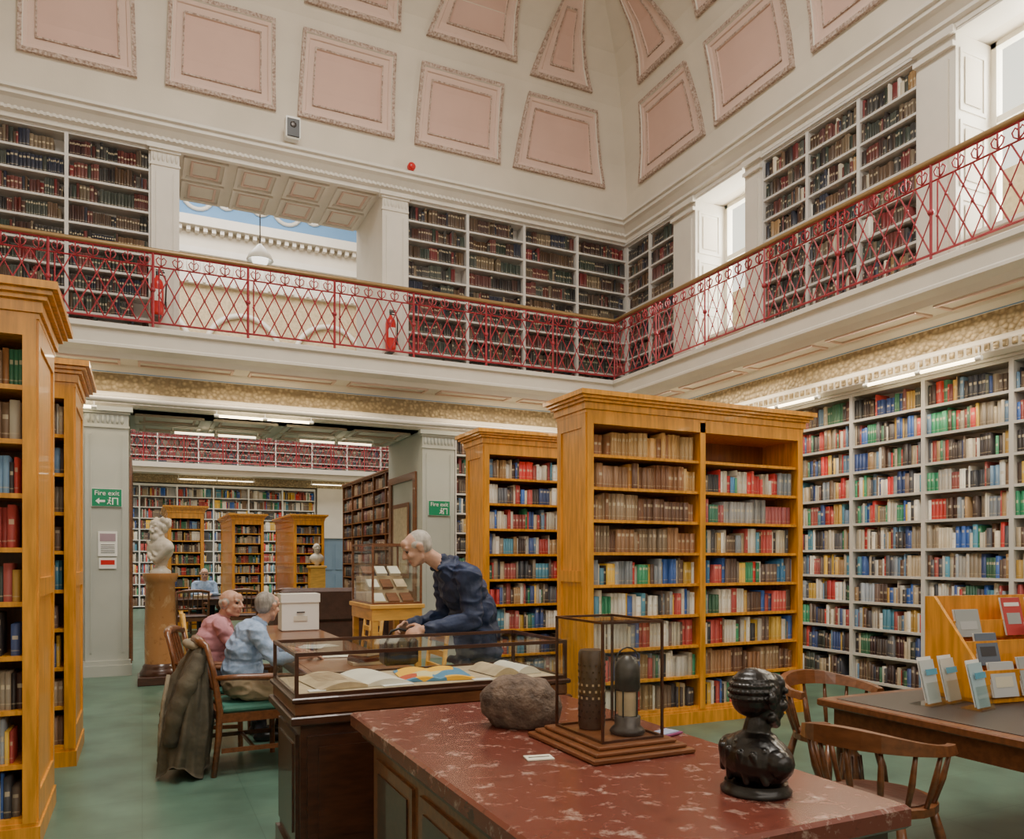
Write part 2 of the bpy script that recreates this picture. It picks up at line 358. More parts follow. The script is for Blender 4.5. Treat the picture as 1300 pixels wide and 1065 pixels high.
# cornice
b=MB(); L_mold(b,[(0,7.02),(0.05,7.03),(0.05,7.09),(0.10,7.11),(0.10,7.15),(0.17,7.22),(0.22,7.25),(0.22,7.30),(0.26,7.31),(0.26,7.35),(-0.05,7.40)],'white')
x=7.55
while x>-3: b.box(x-0.035,x,YW-0.12,YW-0.10,7.11,7.15,'white'); x-=0.07
b.build('trim_2')
# cove ceiling
CP=[(0.0,7.36),(0.03,7.8),(0.09,8.3),(0.19,8.75),(0.32,9.15),(0.50,9.5),(0.75,9.8),(1.2,10.15),(2.0,10.6),(3.0,10.9),(4.4,11.05)]
def oz(z):
    for (o0,z0),(o1,z1) in zip(CP,CP[1:]):
        if z<=z1: return o0+(o1-o0)*(z-z0)/(z1-z0)
    return CP[-1][0]
b=MB()
def ring(o,z): return [(XL+o,YR+o,z),(XW-o,YR+o,z),(XW-o,YW-o,z),(XL+o,YW-o,z)]
fine=[]
z=7.36
while z<11.0: fine.append((oz(z),z)); z+=0.12
fine.append((4.4,11.05))
for (o0,z0),(o1,z1) in zip(fine,fine[1:]):
    b.add(ring(o0,z0)+ring(o1,z1),[(k,(k+1)%4,4+(k+1)%4,4+k) for k in range(4)],'plaster')
b.build('ceiling')
b=MB()
x0,x1,y0,y1=XL+4.4,XW-4.4,YR+4.4,YW-4.4
frame_h(b,x0,x1,y0,y1,11.08,0.12,0.1,'white')
for k in range(1,5): yy=y0+(y1-y0)*k/5; b.box(x0,x1,yy-0.03,yy+0.03,11.0,11.06,'white')
b.box(x0-0.1,x1+0.1,y0-0.1,y1+0.1,11.3,11.35,'white')
b.build('added_skylight_frame')  # unseen skylight, added as a setting for the overhead fill lamp
def coffer(b,side,q):
    (a0,za),(a1,zb),(a2,zc),(a3,zd)=q
    w=(abs(a1-a0)+abs(a2-a3))/2; h=((zd-za)+(zc-zb))/2
    def P(s,t,off):
        p0=a0+(a1-a0)*s; p1=a3+(a2-a3)*s; z0=za+(zb-za)*s; z1=zd+(zc-zd)*s
        p=p0+(p1-p0)*t; z=z0+(z1-z0)*t; o=oz(z)+off
        return (p,YW-o,z) if side=='b' else (XW-o,p,z)
    n=8
    def loop(i,off):
        s0,s1=i/w,1-i/w; t0,t1=i/h,1-i/h; out=[]
        for k in range(n): out.append(P(s0+(s1-s0)*k/n,t0,off))
        for k in range(n): out.append(P(s1,t0+(t1-t0)*k/n,off))
        for k in range(n): out.append(P(s1-(s1-s0)*k/n,t1,off))
        for k in range(n): out.append(P(s0,t1-(t1-t0)*k/n,off))
        return out
    Ls=[(0,-0.01,None),(0,0.05,'bead'),(0.05,0.055,'bead'),(0.06,0.035,'white'),(0.10,0.03,'palepink'),(0.11,0.012,'palepink'),(0.19,0.012,'palepink'),(0.19,0.035,'bead'),(0.21,0.035,'bead'),(0.215,0.01,'palepink')]
    prev=None
    for i,off,mm in Ls:
        c=loop(i,off)
        if prev: 
            L4=4*n; b.add(prev+c,[(k,(k+1)%L4,L4+(k+1)%L4,L4+k) for k in range(L4)],mm)
        prev=c
    i=0.215; vs=[P(i/w+(1-2*i/w)*s/n,i/h+(1-2*i/h)*t/n,0.01) for t in range(n+1) for s in range(n+1)]
    b.add(vs,[(t*(n+1)+s,t*(n+1)+s+1,(t+1)*(n+1)+s+1,(t+1)*(n+1)+s) for t in range(n) for s in range(n)],'pink')
b=MB()
for x0,x1 in((-4.3,-3.2),(-3.05,-1.72),(-1.42,-0.06),(0.28,1.72),(2.02,3.46),(3.78,5.22)):
    coffer(b,'b',[(x0,7.88),(x1,7.88),(x1-0.04,9.02),(x0+0.04,9.02)])
coffer(b,'b',[(5.45,7.88),(7.2,7.88),(6.9,9.02),(5.62,9.02)])
for x0,x1 in((-3.0,-1.72),(-1.4,-0.1),(0.3,1.65),(2.05,3.45)):
    coffer(b,'b',[(x0,9.3),(x1,9.3),(x1-0.15,10.3),(x0+0.15,10.3)])
coffer(b,'b',[(3.84,9.34),(5.34,9.34),(5.05,10.25),(4.15,10.25)])
coffer(b,'b',[(5.60,9.24),(6.75,9.24),(6.08,10.2),(5.84,10.2)])
coffer(b,'r',[(11.1,7.88),(9.38,7.88),(9.55,9.02),(10.75,9.02)])
for y0 in(9.15,7.3,5.45,3.6,1.75): coffer(b,'r',[(y0,7.88),(y0-1.55,7.88),(y0-1.51,9.02),(y0-0.04,9.02)])
for y0 in(9.1,7.2,5.4,3.6): coffer(b,'r',[(y0,9.34),(y0-1.45,9.34),(y0-1.2,10.25),(y0-0.25,10.25)])
coffer(b,'r',[(10.65,9.24),(9.5,9.24),(9.75,10.2),(10.0,10.2)])
b.build('trim_3')

# back wall
b=MB()
b.box(XL-0.2,-0.16,11.36,13.1,0,4.2,'grey'); b.box(3.84,4.36,11.36,13.1,0,4.2,'grey'); b.box(4.36,9.2,11.62,13.1,0,4.2,'grey')
b.box(-0.16,3.84,11.36,13.1,3.46,4.2,'white')
b.box(XL-0.2,9.2,11.5,13.1,4.2,4.398,'white')
b.box(XL-0.2,-2.85,11.56,13.1,4.4,7.4,'white'); b.box(-2.85,0.105,11.88,13.1,4.4,7.4,'white')
b.box(3.68,9.2,11.88,13.1,4.4,7.4,'white'); b.box(0.105,0.455,11.58,13.1,4.4,7.1,'white'); b.box(3.28,3.68,11.58,13.1,4.4,7.1,'white')
b.box(-2.9,XW,11.57,13.1,7.06,7.4,'white')
b.box(XL-0.2,9.2,12.9,13.1,7.4,15,'plaster')
b.build('wall_back')
def pil_b(b,x0,x1,yf,z0,z1,m):
    b.box(x0,x1,yf,yf+0.06,z0+0.2,z1-0.25,m)
    b.box(x0-0.04,x1+0.04,yf-0.05,yf+0.06,z0,z0+0.14,m); b.box(x0-0.025,x1+0.025,yf-0.03,yf+0.06,z0+0.14,z0+0.2,m)
    b.box(x0+0.06,x0+0.075,yf-0.012,yf,z0+0.3,z1-0.35,m); b.box(x1-0.075,x1-0.06,yf-0.012,yf,z0+0.3,z1-0.35,m)
    b.box(x0-0.012,x1+0.012,yf-0.015,yf+0.06,z1-0.27,z1-0.24,m)
    b.box(x0-0.02,x1+0.02,yf-0.03,yf+0.06,z1-0.09,z1-0.06,m); b.box(x0-0.05,x1+0.05,yf-0.06,yf+0.06,z1-0.06,z1,m)
    b.box(x0,x1,yf-0.005,yf+0.06,z1-0.24,z1-0.09,m)
    k=x0+0.04
    while k<x1-0.02:
        b.sph((k,yf-0.005,z1-0.16),(0.022,0.02,0.06),m,8); k+=0.055
b=MB()
pil_b(b,-0.66,-0.16,11.30,0,3.46,'grey'); pil_b(b,3.84,4.36,11.30,0,3.46,'grey')
pil_b(b,0.105,0.455,11.52,4.4,7.06,'white'); pil_b(b,3.28,3.68,11.52,4.4,7.06,'white')
b.build('trim_4')
b=MB()
for z,x0,x1,mm in((7.06,0.46,3.28,'white'),(3.46,-0.15,3.83,'white')):
    nx=4; 
    for i in range(nx):
        a=x0+(x1-x0)*i/nx; c=x0+(x1-x0)*(i+1)/nx
        for j in range(2):
            y0=11.62+0.74*j; frame_h(b,a+0.06,c-0.06,y0+0.04,y0+0.70,z,0.05,0.035,mm); frame_h(b,a+0.16,c-0.16,y0+0.14,y0+0.60,z,0.03,0.02,'palepink')
b.build('trim_5')
b=MB()
for x,s in((-0.155,1),(3.835,-1)):
    xa,xb=(x,x+0.03) if s>0 else (x-0.03,x)
    b.box(xa,xb,11.55,11.68,0,2.75,'mwood'); b.box(xa,xb,12.85,12.98,0,2.75,'mwood'); b.box(xa,xb,11.55,12.98,2.75,2.86,'mwood')
    b.box(xa,(xa+xb)/2,11.68,12.85,0.1,1.0,'mwood')
b.build('trim_6')

# right wall
b=MB()
b.box(7.98,8.4,YR-0.2,12,0,4.95,'plaster'); b.box(7.98,8.4,YR-0.2,12,7.02,7.4,'plaster')
wins=[(8.52,9.65),(4.15,5.41),(0.0,1.26)]
prev=12
for y0,y1 in wins:
    b.box(7.98,8.4,y1,prev,4.95,7.02,'plaster'); prev=y0
b.box(7.98,8.4,YR-0.2,prev,4.95,7.02,'plaster')
for y0,y1 in((9.65,10.18),(8.22,8.52),(5.41,5.84),(3.75,4.15),(1.26,1.6),(-4,0.0)):
    b.box(7.66,7.99,y0,y1,4.4,7.06,'white')
    b.box(7.63,7.66,y0+0.05,y1-0.05,4.62,6.75,'white'); b.box(7.61,7.66,y0-0.02,y1+0.02,6.85,6.9,'white'); b.box(7.60,7.66,y0-0.03,y1+0.03,6.98,7.06,'white'); b.box(7.61,7.66,y0-0.01,y1+0.01,4.4,4.56,'white')
b.box(7.66,8.0,YR,YW+0.3,7.0,7.06,'white')
b.box(7.82,8.0,YR,3.0,0,4,'plaster'); 
b.build('wall_right')
for k,(y0,y1) in enumerate(wins):
    b=MB(); xg=8.28; z0,z1=4.95,7.02
    for yy,s in((y0,1),(y1,-1)):
        ya,yb=(yy,yy+0.02) if s>0 else (yy-0.02,yy)
        b.box(7.66,8.38,ya,yb,4.41,7.0,'white')
        yc,yd=(yb,yb+0.012) if s>0 else (ya-0.012,ya)
        for za,zb in((4.6,5.3),(5.4,6.1),(6.2,6.85)):
            b.box(7.72,7.76,yc,yd,za,zb,'white'); b.box(8.10,8.14,yc,yd,za,zb,'white'); b.box(7.76,8.10,yc,yd,za,za+0.04,'white'); b.box(7.76,8.10,yc,yd,zb-0.04,zb,'white')
            b.box(7.80,8.06,yc,(yc+yd)/2,za+0.08,zb-0.08,'plaster')
    w=0.06
    b.box(xg-0.05,xg+0.05,y0+0.02,y0+0.02+w,z0,z1,'lattice_w'); b.box(xg-0.05,xg+0.05,y1-0.02-w,y1-0.02,z0,z1,'lattice_w')
    b.box(xg-0.05,xg+0.05,y0+0.02,y1-0.02,z0,z0+w,'lattice_w'); b.box(xg-0.05,xg+0.05,y0+0.02,y1-0.02,z1-w,z1,'lattice_w')
    b.box(xg-0.04,xg+0.04,y0+0.02,y1-0.02,6.15,6.22,'lattice_w')
    ym=(y0+y1)/2; b.box(xg-0.02,xg+0.02,ym-0.015,ym+0.015,z0,z1,'lattice_w')
    b.box(7.9,8.3,y0,y1,z0-0.04,z0,'white')
    b.add([(xg,y0+0.03,z0),(xg,y1-0.03,z0),(xg,y1-0.03,z1),(xg,y0+0.03,z1)],[(0,1,2,3)],'glass')
    b.build('window_%d'%(k+1))
b=MB(); b.box(9.8,10.0,2,14,0,6.4,'oldpaper'); 
for z in(1.5,3,4.5,5.6): b.box(9.76,9.8,2,14,z,z+0.08,'paper')
b.build('exterior_stone_parapet')
b=MB(); b.box(XL-0.2,XL,YR-0.2,11.4,0,7.4,'plaster'); b.build('wall_left')
b=MB(); b.box(XL-0.2,8.4,YR-0.2,YR,0,7.4,'plaster'); b.build('wall_front')
b=MB()
b.box(-4.7,-4.5,13.1,27.2,0,15,'plaster'); b.build('wall_left_far_room')
b=MB(); b.box(9.0,9.2,13.1,27.2,0,15,'plaster'); b.build('wall_right_far_room')
b=MB(); b.box(-4.7,9.2,27.0,27.2,0,15,'plaster')
b.box(-4.5,9,26.96,27,6.9,10.3,'oldpaper')
b.box(-4.5,9,26.8,27,10.3,10.5,'white'); b.box(-4.5,9,26.85,27,10.5,11.2,'white'); b.box(-4.5,9,26.65,27,11.2,11.4,'white'); b.box(-4.5,9,26.75,27,11.4,12.0,'plaster'); b.box(-4.5,9,26.4,27,12.0,12.3,'white'); b.box(-4.5,9,26.95,27.0,12.3,15,'bluewall')
x=-2
while x<8:
    b.box(x,x+0.12,26.5,26.75,11.85,12.0,'white'); b.sph((x+0.1,26.84,10.85),(0.1,0.05,0.22),'white',8); b.box(x,x+0.08,26.7,26.8,10.32,10.42,'white'); x+=0.25
for x in(0.2,3.0,5.8):
    P=[(x+1.15*math.cos(math.pi*k/16),26.9,8.3+1.15*math.sin(math.pi*k/16)) for k in range(17)]
    b.path(P,0.09,'white',6); b.box(x-1.25,x-1.05,26.85,27,6.9,8.3,'white'); b.box(x+1.05,x+1.25,26.85,27,6.9,8.3,'white')
for x in(1.6,4.4):
    b.path([(x+0.45*math.cos(2*math.pi*k/20),26.92,13.15+0.45*math.sin(2*math.pi*k/20)) for k in range(20)],0.07,'white',6,True)
    for s in(-1,1): b.path([(x+s*(0.5+0.12*k),26.92,13.1-0.25*math.sin(k*math.pi/6)) for k in range(7)],0.06,'white',6)
b.build('wall_back_far_room')
b=MB(); b.box(-4.7,9.2,13.0,27.2,15,15.2,'white')
b.build('ceiling_far_room')

# wall shelves
wall_shelves('wall_bookshelf',(-2.85,YW,0),0,2.95,4.41,7.04,3,9,DARK)
wall_shelves('wall_bookshelf',(3.68,YW,0),0,4.02,4.41,7.04,4,9,DARK)
wall_shelves('wall_bookshelf',(XW-0.02,11.54,0),-math.pi/2,1.36,4.41,7.0,2,9,DARK)
wall_shelves('wall_bookshelf',(XW-0.02,8.22,0),-math.pi/2,2.38,4.41,7.0,3,9,DARK+DARK+MIX[3:7])
wall_shelves('wall_bookshelf',(XW-0.02,3.75,0),-math.pi/2,2.15,4.41,7.0,2,9,DARK)
wall_shelves('wall_bookshelf',(7.52,11.28,0),-math.pi/2,10.3,0.08,3.45,11,11,[MIX+DARK[:6],BRIGHT+MIX,BRIGHT+MIX,MIX+BRIGHT,MIX+BRIGHT[2:6],DARK+MIX])
wall_shelves('wall_bookshelf',(4.37,11.30,0),0,3.1,0.08,3.45,3,11,MIX+DARK)
wall_shelves('wall_bookshelf',(-4.3,26.3,0),0,9.5,0.05,3.8,9,11,BRIGHT+BRIGHT+MIX,depth=0.4,m='wht')
wall_shelves('wall_bookshelf',(6.4,26.3,0),0,2.5,0.05,3.8,2,11,BRIGHT+MIX,depth=0.4,m='wht')
wall_shelves('wall_bookshelf',(-4.3,26.6,0),0,13,4.41,6.8,11,8,DARK,depth=0.3)
b=MB(); b.box(-4.5,9,25.6,27,4.1,4.4,'white'); b.box(-4.5,9,25.5,25.75,4.25,4.4,'white'); b.box(-4.5,9,26.2,27,3.85,4.1,'gold'); b.build('floor_gallery')
b=MB(); b.box(5.35,6.25,26.25,26.45,0,2.2,'doorblue'); b.box(5.25,5.35,26.2,26.5,0,2.3,'white'); b.box(6.25,6.35,26.2,26.5,0,2.3,'white'); b.box(5.25,6.35,26.2,26.5,2.2,3.85,'white')
for za,zb in((0.2,1.0),(1.15,2.0)):
    b.box(5.5,5.75,26.23,26.25,za,zb,'doorblue'); b.box(5.85,6.1,26.23,26.25,za,zb,'doorblue')
b.sph((5.45,26.22,1.05),0.035,'rail'); b.build('door_1')

# ------------------------------------------------------------------ railing
def railing(b,p0,p1,z0,h=0.99,bay=1.15,m='red',fine=True,top='rail'):
    p0=Vector(p0);p1=Vector(p1); D=p1-p0; Ln=D.length; D.normalize()
    Nn=D.cross(Vector((0,0,1)))
    def P(s,z,o=0): return (p0.x+D.x*s+Nn.x*o,p0.y+D.y*s+Nn.y*o,z)
    def bar(s0,za,s1,zb,r,n=4,o=0): b.tube(P(s0,za,o),P(s1,zb,o),r,r,m,n,False)
    nb=max(1,round(Ln/bay)); w=Ln/nb
    b.tube(P(0,z0+h),P(Ln,z0+h),0.032,0.032,top,8); bar(0,z0+h-0.035,Ln,z0+h-0.035,0.014)
    bar(0,z0+0.08,Ln,z0+0.08,0.014); zt=z0+h-0.20; bar(0,zt,Ln,zt,0.011)
    zb=z0+0.08; H=zt-zb
    for i in range(nb+1): 
        bar(i*w,z0,i*w,z0+h,0.017); bar(min(Ln,i*w+0.07),zb,min(Ln,i*w+0.07),zt,0.009)
        if fine:
            b.sph(P(i*w,z0+0.5*h),(0.035,0.035,0.035),m,6)
    ND=6
    for i in range(nb):
        a=i*w+0.07; c=(i+1)*w; W=c-a; sp=W/ND; sl=sp*2.0
        ks=[a+sp*j for j in range(-2,ND+1)]
        for s in ks:
            for sg in(1,-1):
                s0,s1=(s,s+sl) if sg>0 else (s+sl,s)
                t0,t1=0.0,1.0; ds=s1-s0
                ta=(a-s0)/ds; tb=(c-s0)/ds
                lo,hi=min(ta,tb),max(ta,tb); t0=max(t0,lo); t1=min(t1,hi)
                if t1-t0>0.02: bar(s0+ds*t0,zb+H*t0,s0+ds*t1,zb+H*t1,0.0085,4,0.006*sg)
        if fine:
            for j in range(ND):
                b.sph(P(a+sp*j,zb+H*0.5),(0.018,0.018,0.018),m,6)
                if j<ND-1: 
                    for q in(0.25,0.75): b.sph(P(a+sp*(j+0.5),zb+H*q),(0.016,0.016,0.016),m,6)
        nn=max(3,round(w/0.19)); 
        for j in range(nn):
            s=i*w+w*(j+0.5)/nn; zc=zt+0.08
            for sg in(-1,1):
                pts=[P(s,zt+0.01),P(s+sg*0.045,zt+0.045),P(s+sg*0.06,zc+0.01),P(s+sg*0.03,zc+0.045),P(s+sg*0.012,zc+0.02)]
                b.path(pts,0.009,m,4)
            b.path([P(s,zt+0.02),P(s,zc+0.075)],0.010,m,4)
b=MB(); railing(b,(-4.45,10.84,0),(6.98,10.84,0),4.4); railing(b,(6.98,10.84,0),(6.98,-3.9,0),4.4); b.build('gallery_railing')
b=MB(); railing(b,(-4.4,25.6,0),(8.9,25.6,0),4.4,fine=False); b.build('gallery_railing')

# ------------------------------------------------------------------ oak bookcases
A0=[MIX,MIX+BRIGHT,BRIGHT,BRIGHT,BRIGHT,BROWN,BROWN,BROWN+TAN,TAN]
A1=[BRIGHT,BROWN,BRIGHT,MIX+BRIGHT,BRIGHT+[(.05,.2,.4)]*2,BRIGHT+MIX,[(.05,.14,.28),(.12,.27,.38),(.05,.18,.12),(.4,.1,.1),(.3,.3,.3)],BRIGHT+[(.05,.2,.4),(.5,.04,.04)],TAN]
oak_case('oak_bookcase',3.42,5.87,5.75,0.5,2.93,2,[A0,A1],fills={(1,8):0.0,(1,7):0.98,(1,5):0.96})
oak_case('oak_bookcase',3.4,5.87,7.92,0.5,2.93,2,[[BRIGHT+MIX]*9]*2)
oak_case('oak_bookcase',-3.2,-0.50,4.75,0.8,2.93,2,[[BRIGHT]*2+[MIX+DARK]*3+[BRIGHT]*1+[MIX]*1+[TAN+MIX]*2]*2,double=True)
oak_case('oak_bookcase',-3.2,-0.45,6.5,0.8,2.93,2,[[BROWN]*2+[MIX+BRIGHT]*3+[DARK]*2+[MIX]*2]*2,double=True)
oak_case('oak_bookcase',0.5,1.2,18.2,3.0,2.65,1,MIX,m='oak'); 
oak_case('oak_bookcase',2.05,2.8,20.8,3.0,2.65,1,MIX,m='oak'); oak_case('oak_bookcase',3.5,4.25,20.4,3.0,2.65,1,MIX)
wall_shelves('tall_bookcase',(4.7,20.2,0),-math.pi/2,4.9,0.05,3.4,5,10,DARK+BROWN,depth=0.35,m='mwood')

# ------------------------------------------------------------------ marble table
b=MB()
b.bbox(0.8,1.84,1.42,3.3,0.785,0.85,'redmarble',0.010); b.box(0.84,1.80,1.46,3.26,0.75,0.785,'dwood')
b.box(0.88,1.76,1.50,3.22,0.12,0.75,'mwood'); b.box(0.84,1.80,1.46,3.26,0,0.12,'mwood')
for k in range(3):
    y=1.55+k*0.56; b.box(0.868,0.88,y,y+0.48,0.2,0.68,'mwood'); b.box(0.862,0.868,y+0.05,y+0.43,0.25,0.63,'dwood'); b.box(1.76,1.772,y,y+0.48,0.2,0.68,'mwood')
for k in range(2):
    x=0.92+k*0.42; b.box(x,x+0.37,3.22,3.232,0.2,0.68,'mwood'); b.box(x,x+0.37,1.488,1.50,0.2,0.68,'mwood')
b.build('marble_top_table')

# rock
me_b=MB(); n=36; vs=[];h=22
for i in range(h+1):
    a=math.pi*i/h
    for k in range(n):
        t=2*math.pi*k/n; d=Vector((math.sin(a)*math.cos(t),math.sin(a)*math.sin(t),-math.cos(a)))
        r=1+0.16*noise.noise(d*1.3+Vector((3,1,2)))+0.09*noise.noise(d*3)+0.03*noise.noise(d*9)
        v=Vector((d.x*0.15*r,d.y*0.12*r,d.z*0.13*r)); 
        if v.z<-0.075: v.z=-0.075
        vs.append(v)
fs=[(i*n+k,i*n+(k+1)%n,(i+1)*n+(k+1)%n,(i+1)*n+k) for i in range(h) for k in range(n)]
me_b.add(vs,fs,'stone',True); me_b.build('carved_stone',(1.34,2.76,0.926),-0.45)

def glass_box(b,x0,x1,y0,y1,z0,z1,t,m):
    for x in(x0,x1-t):
        for y in(y0,y1-t): b.box(x,x+t,y,y+t,z0,z1,m)
    for z in(z0,z1-t):
        b.box(x0+t,x1-t,y0,y0+t,z,z+t,m); b.box(x0+t,x1-t,y1-t,y1,z,z+t,m); b.box(x0,x0+t,y0+t,y1-t,z,z+t,m); b.box(x1-t,x1,y0+t,y1-t,z,z+t,m)
    h=t/2; g='glass'
    b.add([(x0+h,y0+h,z1-h),(x1-h,y0+h,z1-h),(x1-h,y1-h,z1-h),(x0+h,y1-h,z1-h)],[(0,1,2,3)],g)
    for (xa,ya,xb,yb) in((x0+h,y0+h,x1-h,y0+h),(x1-h,y0+h,x1-h,y1-h),(x1-h,y1-h,x0+h,y1-h),(x0+h,y1-h,x0+h,y0+h)):
        b.add([(xa,ya,z0),(xb,yb,z0),(xb,yb,z1),(xa,ya,z1)],[(0,1,2,3)],g)
e=empty('glass_display_box')
b=MB(); X0,X1,Y0,Y1=1.356,1.60,2.18,2.50
for k,(o,za,zb) in enumerate(((0.075,0.851,0.868),(0.055,0.868,0.882),(0.03,0.882,0.896))): b.bbox(X0-o,X1+o,Y0-o,Y1+o,za,zb,'mwood',0.004)
glass_box(b,X0,X1,Y0,Y1,0.896,1.295,0.008,'dwood'); b.build('vitrine',parent=e)
b=MB()
cx,cy=1.455,2.41
b.lathe([(0.044,0),(0.048,0.01),(0.048,0.27),(0.042,0.28)],(cx,cy,0.897),'steel',24)
for k in range(14):
    for j in range(9):
        t=2*math.pi*(k+0.5*(j%2))/14; b.rbox((cx+0.0485*math.cos(t),cy+0.0485*math.sin(t),0.94+j*0.023),(0.002,0.007,0.008),Matrix.Rotation(t,3,'Z'),'oldpaper' if j in(3,4,5) else 'black')
cx,cy=1.52,2.28
b.lathe([(0.055,0),(0.062,0.01),(0.056,0.02),(0.044,0.03),(0.046,0.06),(0.038,0.065)],(cx,cy,0.897),'steel',24)
b.lathe([(0.034,0.065),(0.034,0.15)],(cx,cy,0.897),'oldpaper',16)
b.lathe([(0.040,0.15),(0.044,0.16),(0.044,0.225),(0.034,0.255),(0.014,0.27)],(cx,cy,0.897),'steel',20)
for k in range(5):
    t=2*math.pi*k/5; b.tube((cx+.041*math.cos(t),cy+.041*math.sin(t),0.955),(cx+.041*math.cos(t),cy+.041*math.sin(t),1.05),.003,.003,'black',5)
P=[(cx+0.045*math.cos(a),cy,1.15+0.045*math.sin(a)) for a in [math.pi*k/8 for k in range(9)]]; b.path(P,0.003,'black',5)
P=[(cx+0.045*math.cos(a)+0.01,cy-0.03,0.905+0.0*a) for a in [2*math.pi*k/16 for k in range(16)]]; b.path(P,0.006,'steel',6,True)
b.build('miners_lamps',parent=e)
b=MB(); b.rbox((1.75,2.38,0.856),(0.12,0.08,0.006),Matrix.Rotation(0.3,3,'Z'),flat((0.25,0.05,0.15))); b.rbox((1.75,2.38,0.8605),(0.10,0.06,0.003),Matrix.Rotation(0.3,3,'Z'),flat((0.3,0.35,0.5))); b.build('postcard')
b=MB(); b.rbox((1.17,2.27,0.853),(0.09,0.06,0.004),Matrix.Rotation(-0.2,3,'Z'),'paper'); b.rbox((1.17,2.27,0.856),(0.07,0.004,0.001),Matrix.Rotation(-0.2,3,'Z'),'black'); b.build('label_card')

# ------------------------------------------------------------------ long display case
e=empty('glass_display_case'); b=MB()
X0,X1,Y0,Y1=0.63,2.05,3.65,4.31
b.bbox(X0-0.02,X1+0.02,Y0-0.02,Y1+0.02,0.74,0.78,'dwood'); b.bbox(X0,X1,Y0,Y1,0.78,0.84,'mwood'); b.bbox(X0-0.015,X1+0.015,Y0-0.015,Y1+0.015,0.84,0.865,'dwood')
b.box(X0+0.02,X1-0.02,Y0+0.02,Y1-0.02,0.865,0.872,'oldpaper')
glass_box(b,X0,X1,Y0,Y1,0.865,1.07,0.017,'dwood')
b.box(X0+0.03,X1-0.03,Y0+0.03,Y1-0.03,0.10,0.74,'dwood'); b.box(X0+0.01,X1-0.01,Y0+0.01,Y1-0.01,0,0.10,'dwood')
for k in range(3):
    xa=X0+0.06+k*0.445; b.box(xa,xa+0.41,Y0+0.015,Y0+0.03,0.16,0.68,'dwood'); b.box(xa+0.05,xa+0.36,Y0+0.008,Y0+0.015,0.21,0.63,'dwood')
b.box(X0+0.015,X0+0.03,Y0+0.08,Y1-0.08,0.16,0.68,'dwood'); b.box(X0+0.008,X0+0.015,Y0+0.13,Y1-0.13,0.21,0.63,'dwood')
b.build('case',parent=e)
def openbook(b,cx,cy,z,w,h,rot,m1,m2,th=0.02):
    Rm=Matrix.Rotation(rot,3,'Z')
    for sg,mm in((-1,m1),(1,m2)):
        vs=[];n=8
        for i in range(n+1):
            x=sg*w*i/n; zz=th*math.sin(math.pi*min(1.0,(i/n)*0.9+0.1))+0.004
            for y in(-h/2,h/2): vs.append(Vector((cx,cy,z))+Rm@Vector((x,y,zz)))
        b.add(vs,[(2*i,2*i+2,2*i+3,2*i+1) for i in range(n)],mm,True)
        vs2=[(v.x,v.y,z+0.001) for v in vs]; L_=len(vs); 
        b.add(vs+[Vector(v) for v in vs2],[(2*i,2*i+2,L_+2*i+2,L_+2*i) for i in range(n)]+[(2*i+1,2*i+3,L_+2*i+3,L_+2*i+1) for i in range(n)],mm)
b=MB()
openbook(b,0.98,3.98,0.873,0.24,0.42,0.1,'oldpaper','paper',0.03); openbook(b,1.42,4.0,0.873,0.19,0.40,-0.15,'map','map',0.02)
openbook(b,1.83,3.97,0.873,0.15,0.30,0.1,'oldpaper','paper',0.04)
b.rbox((1.15,3.78,0.876),(0.16,0.07,0.004),Matrix.Rotation(0.1,3,'Z'),'wht'); b.rbox((1.6,3.75,0.876),(0.10,0.06,0.004),Matrix.Rotation(-0.1,3,'Z'),'wht'); b.rbox((0.75,3.76,0.876),(0.08,0.05,0.004),Matrix.Identity(3),'wht')
for k in range(9): b.rbox((0.84,3.84+k*0.033,0.909),(0.15,0.004,0.0008),Matrix.Rotation(0.1,3,'Z'),'mwood'); 
b.build('open_books',parent=e)

# ------------------------------------------------------------------ reading table
b=MB(); b.bbox(0.98,1.72,4.98,9.2,0.715,0.75,'mwood'); b.box(1.04,1.66,5.04,9.14,0.62,0.715,'dwood')
for y in(5.1,7.1,9.08):
    for x in(1.08,1.62): b.lathe([(0.03,0),(0.035,0.04),(0.022,0.1),(0.036,0.3),(0.028,0.45),(0.04,0.5),(0.04,0.64)],(x,y,0),'dwood',12)
b.box(1.02,1.68,5.03,9.15,0.750,0.753,'mwood'); b.build('reading_table')
b=MB(); b.bbox(1.30,1.68,8.3,8.55,0.755,1.13,'wht',0.01); b.box(1.29,1.69,8.29,8.56,1.05,1.14,'wht'); b.tube((1.45,8.285,0.95),(1.53,8.285,0.95),0.008,0.008,'steel'); b.box(1.42,1.56,8.292,8.30,0.86,0.91,'paper'); b.build('archive_box')
b=MB(); openbook(b,1.38,6.05,0.754,0.12,0.26,1.4,'paper','paper',0.02); b.build('open_book')
b=MB(); b.rbox((1.35,6.75,0.757),(0.3,0.22,0.005),Matrix.Rotation(0.3,3,'Z'),'paper'); b.rbox((1.3,6.7,0.762),(0.2,0.28,0.004),Matrix.Rotation(-0.4,3,'Z'),'wht'); b.build('loose_papers')
b=MB(); 
for k in range(4): b.rbox((1.45,5.5,0.765+k*0.022),(0.24-0.02*k,0.17,0.02),Matrix.Rotation(0.2*k,3,'Z'),random.choice(['mwood','doorblue','oldpaper','dwood']))
b.build('book_stack')

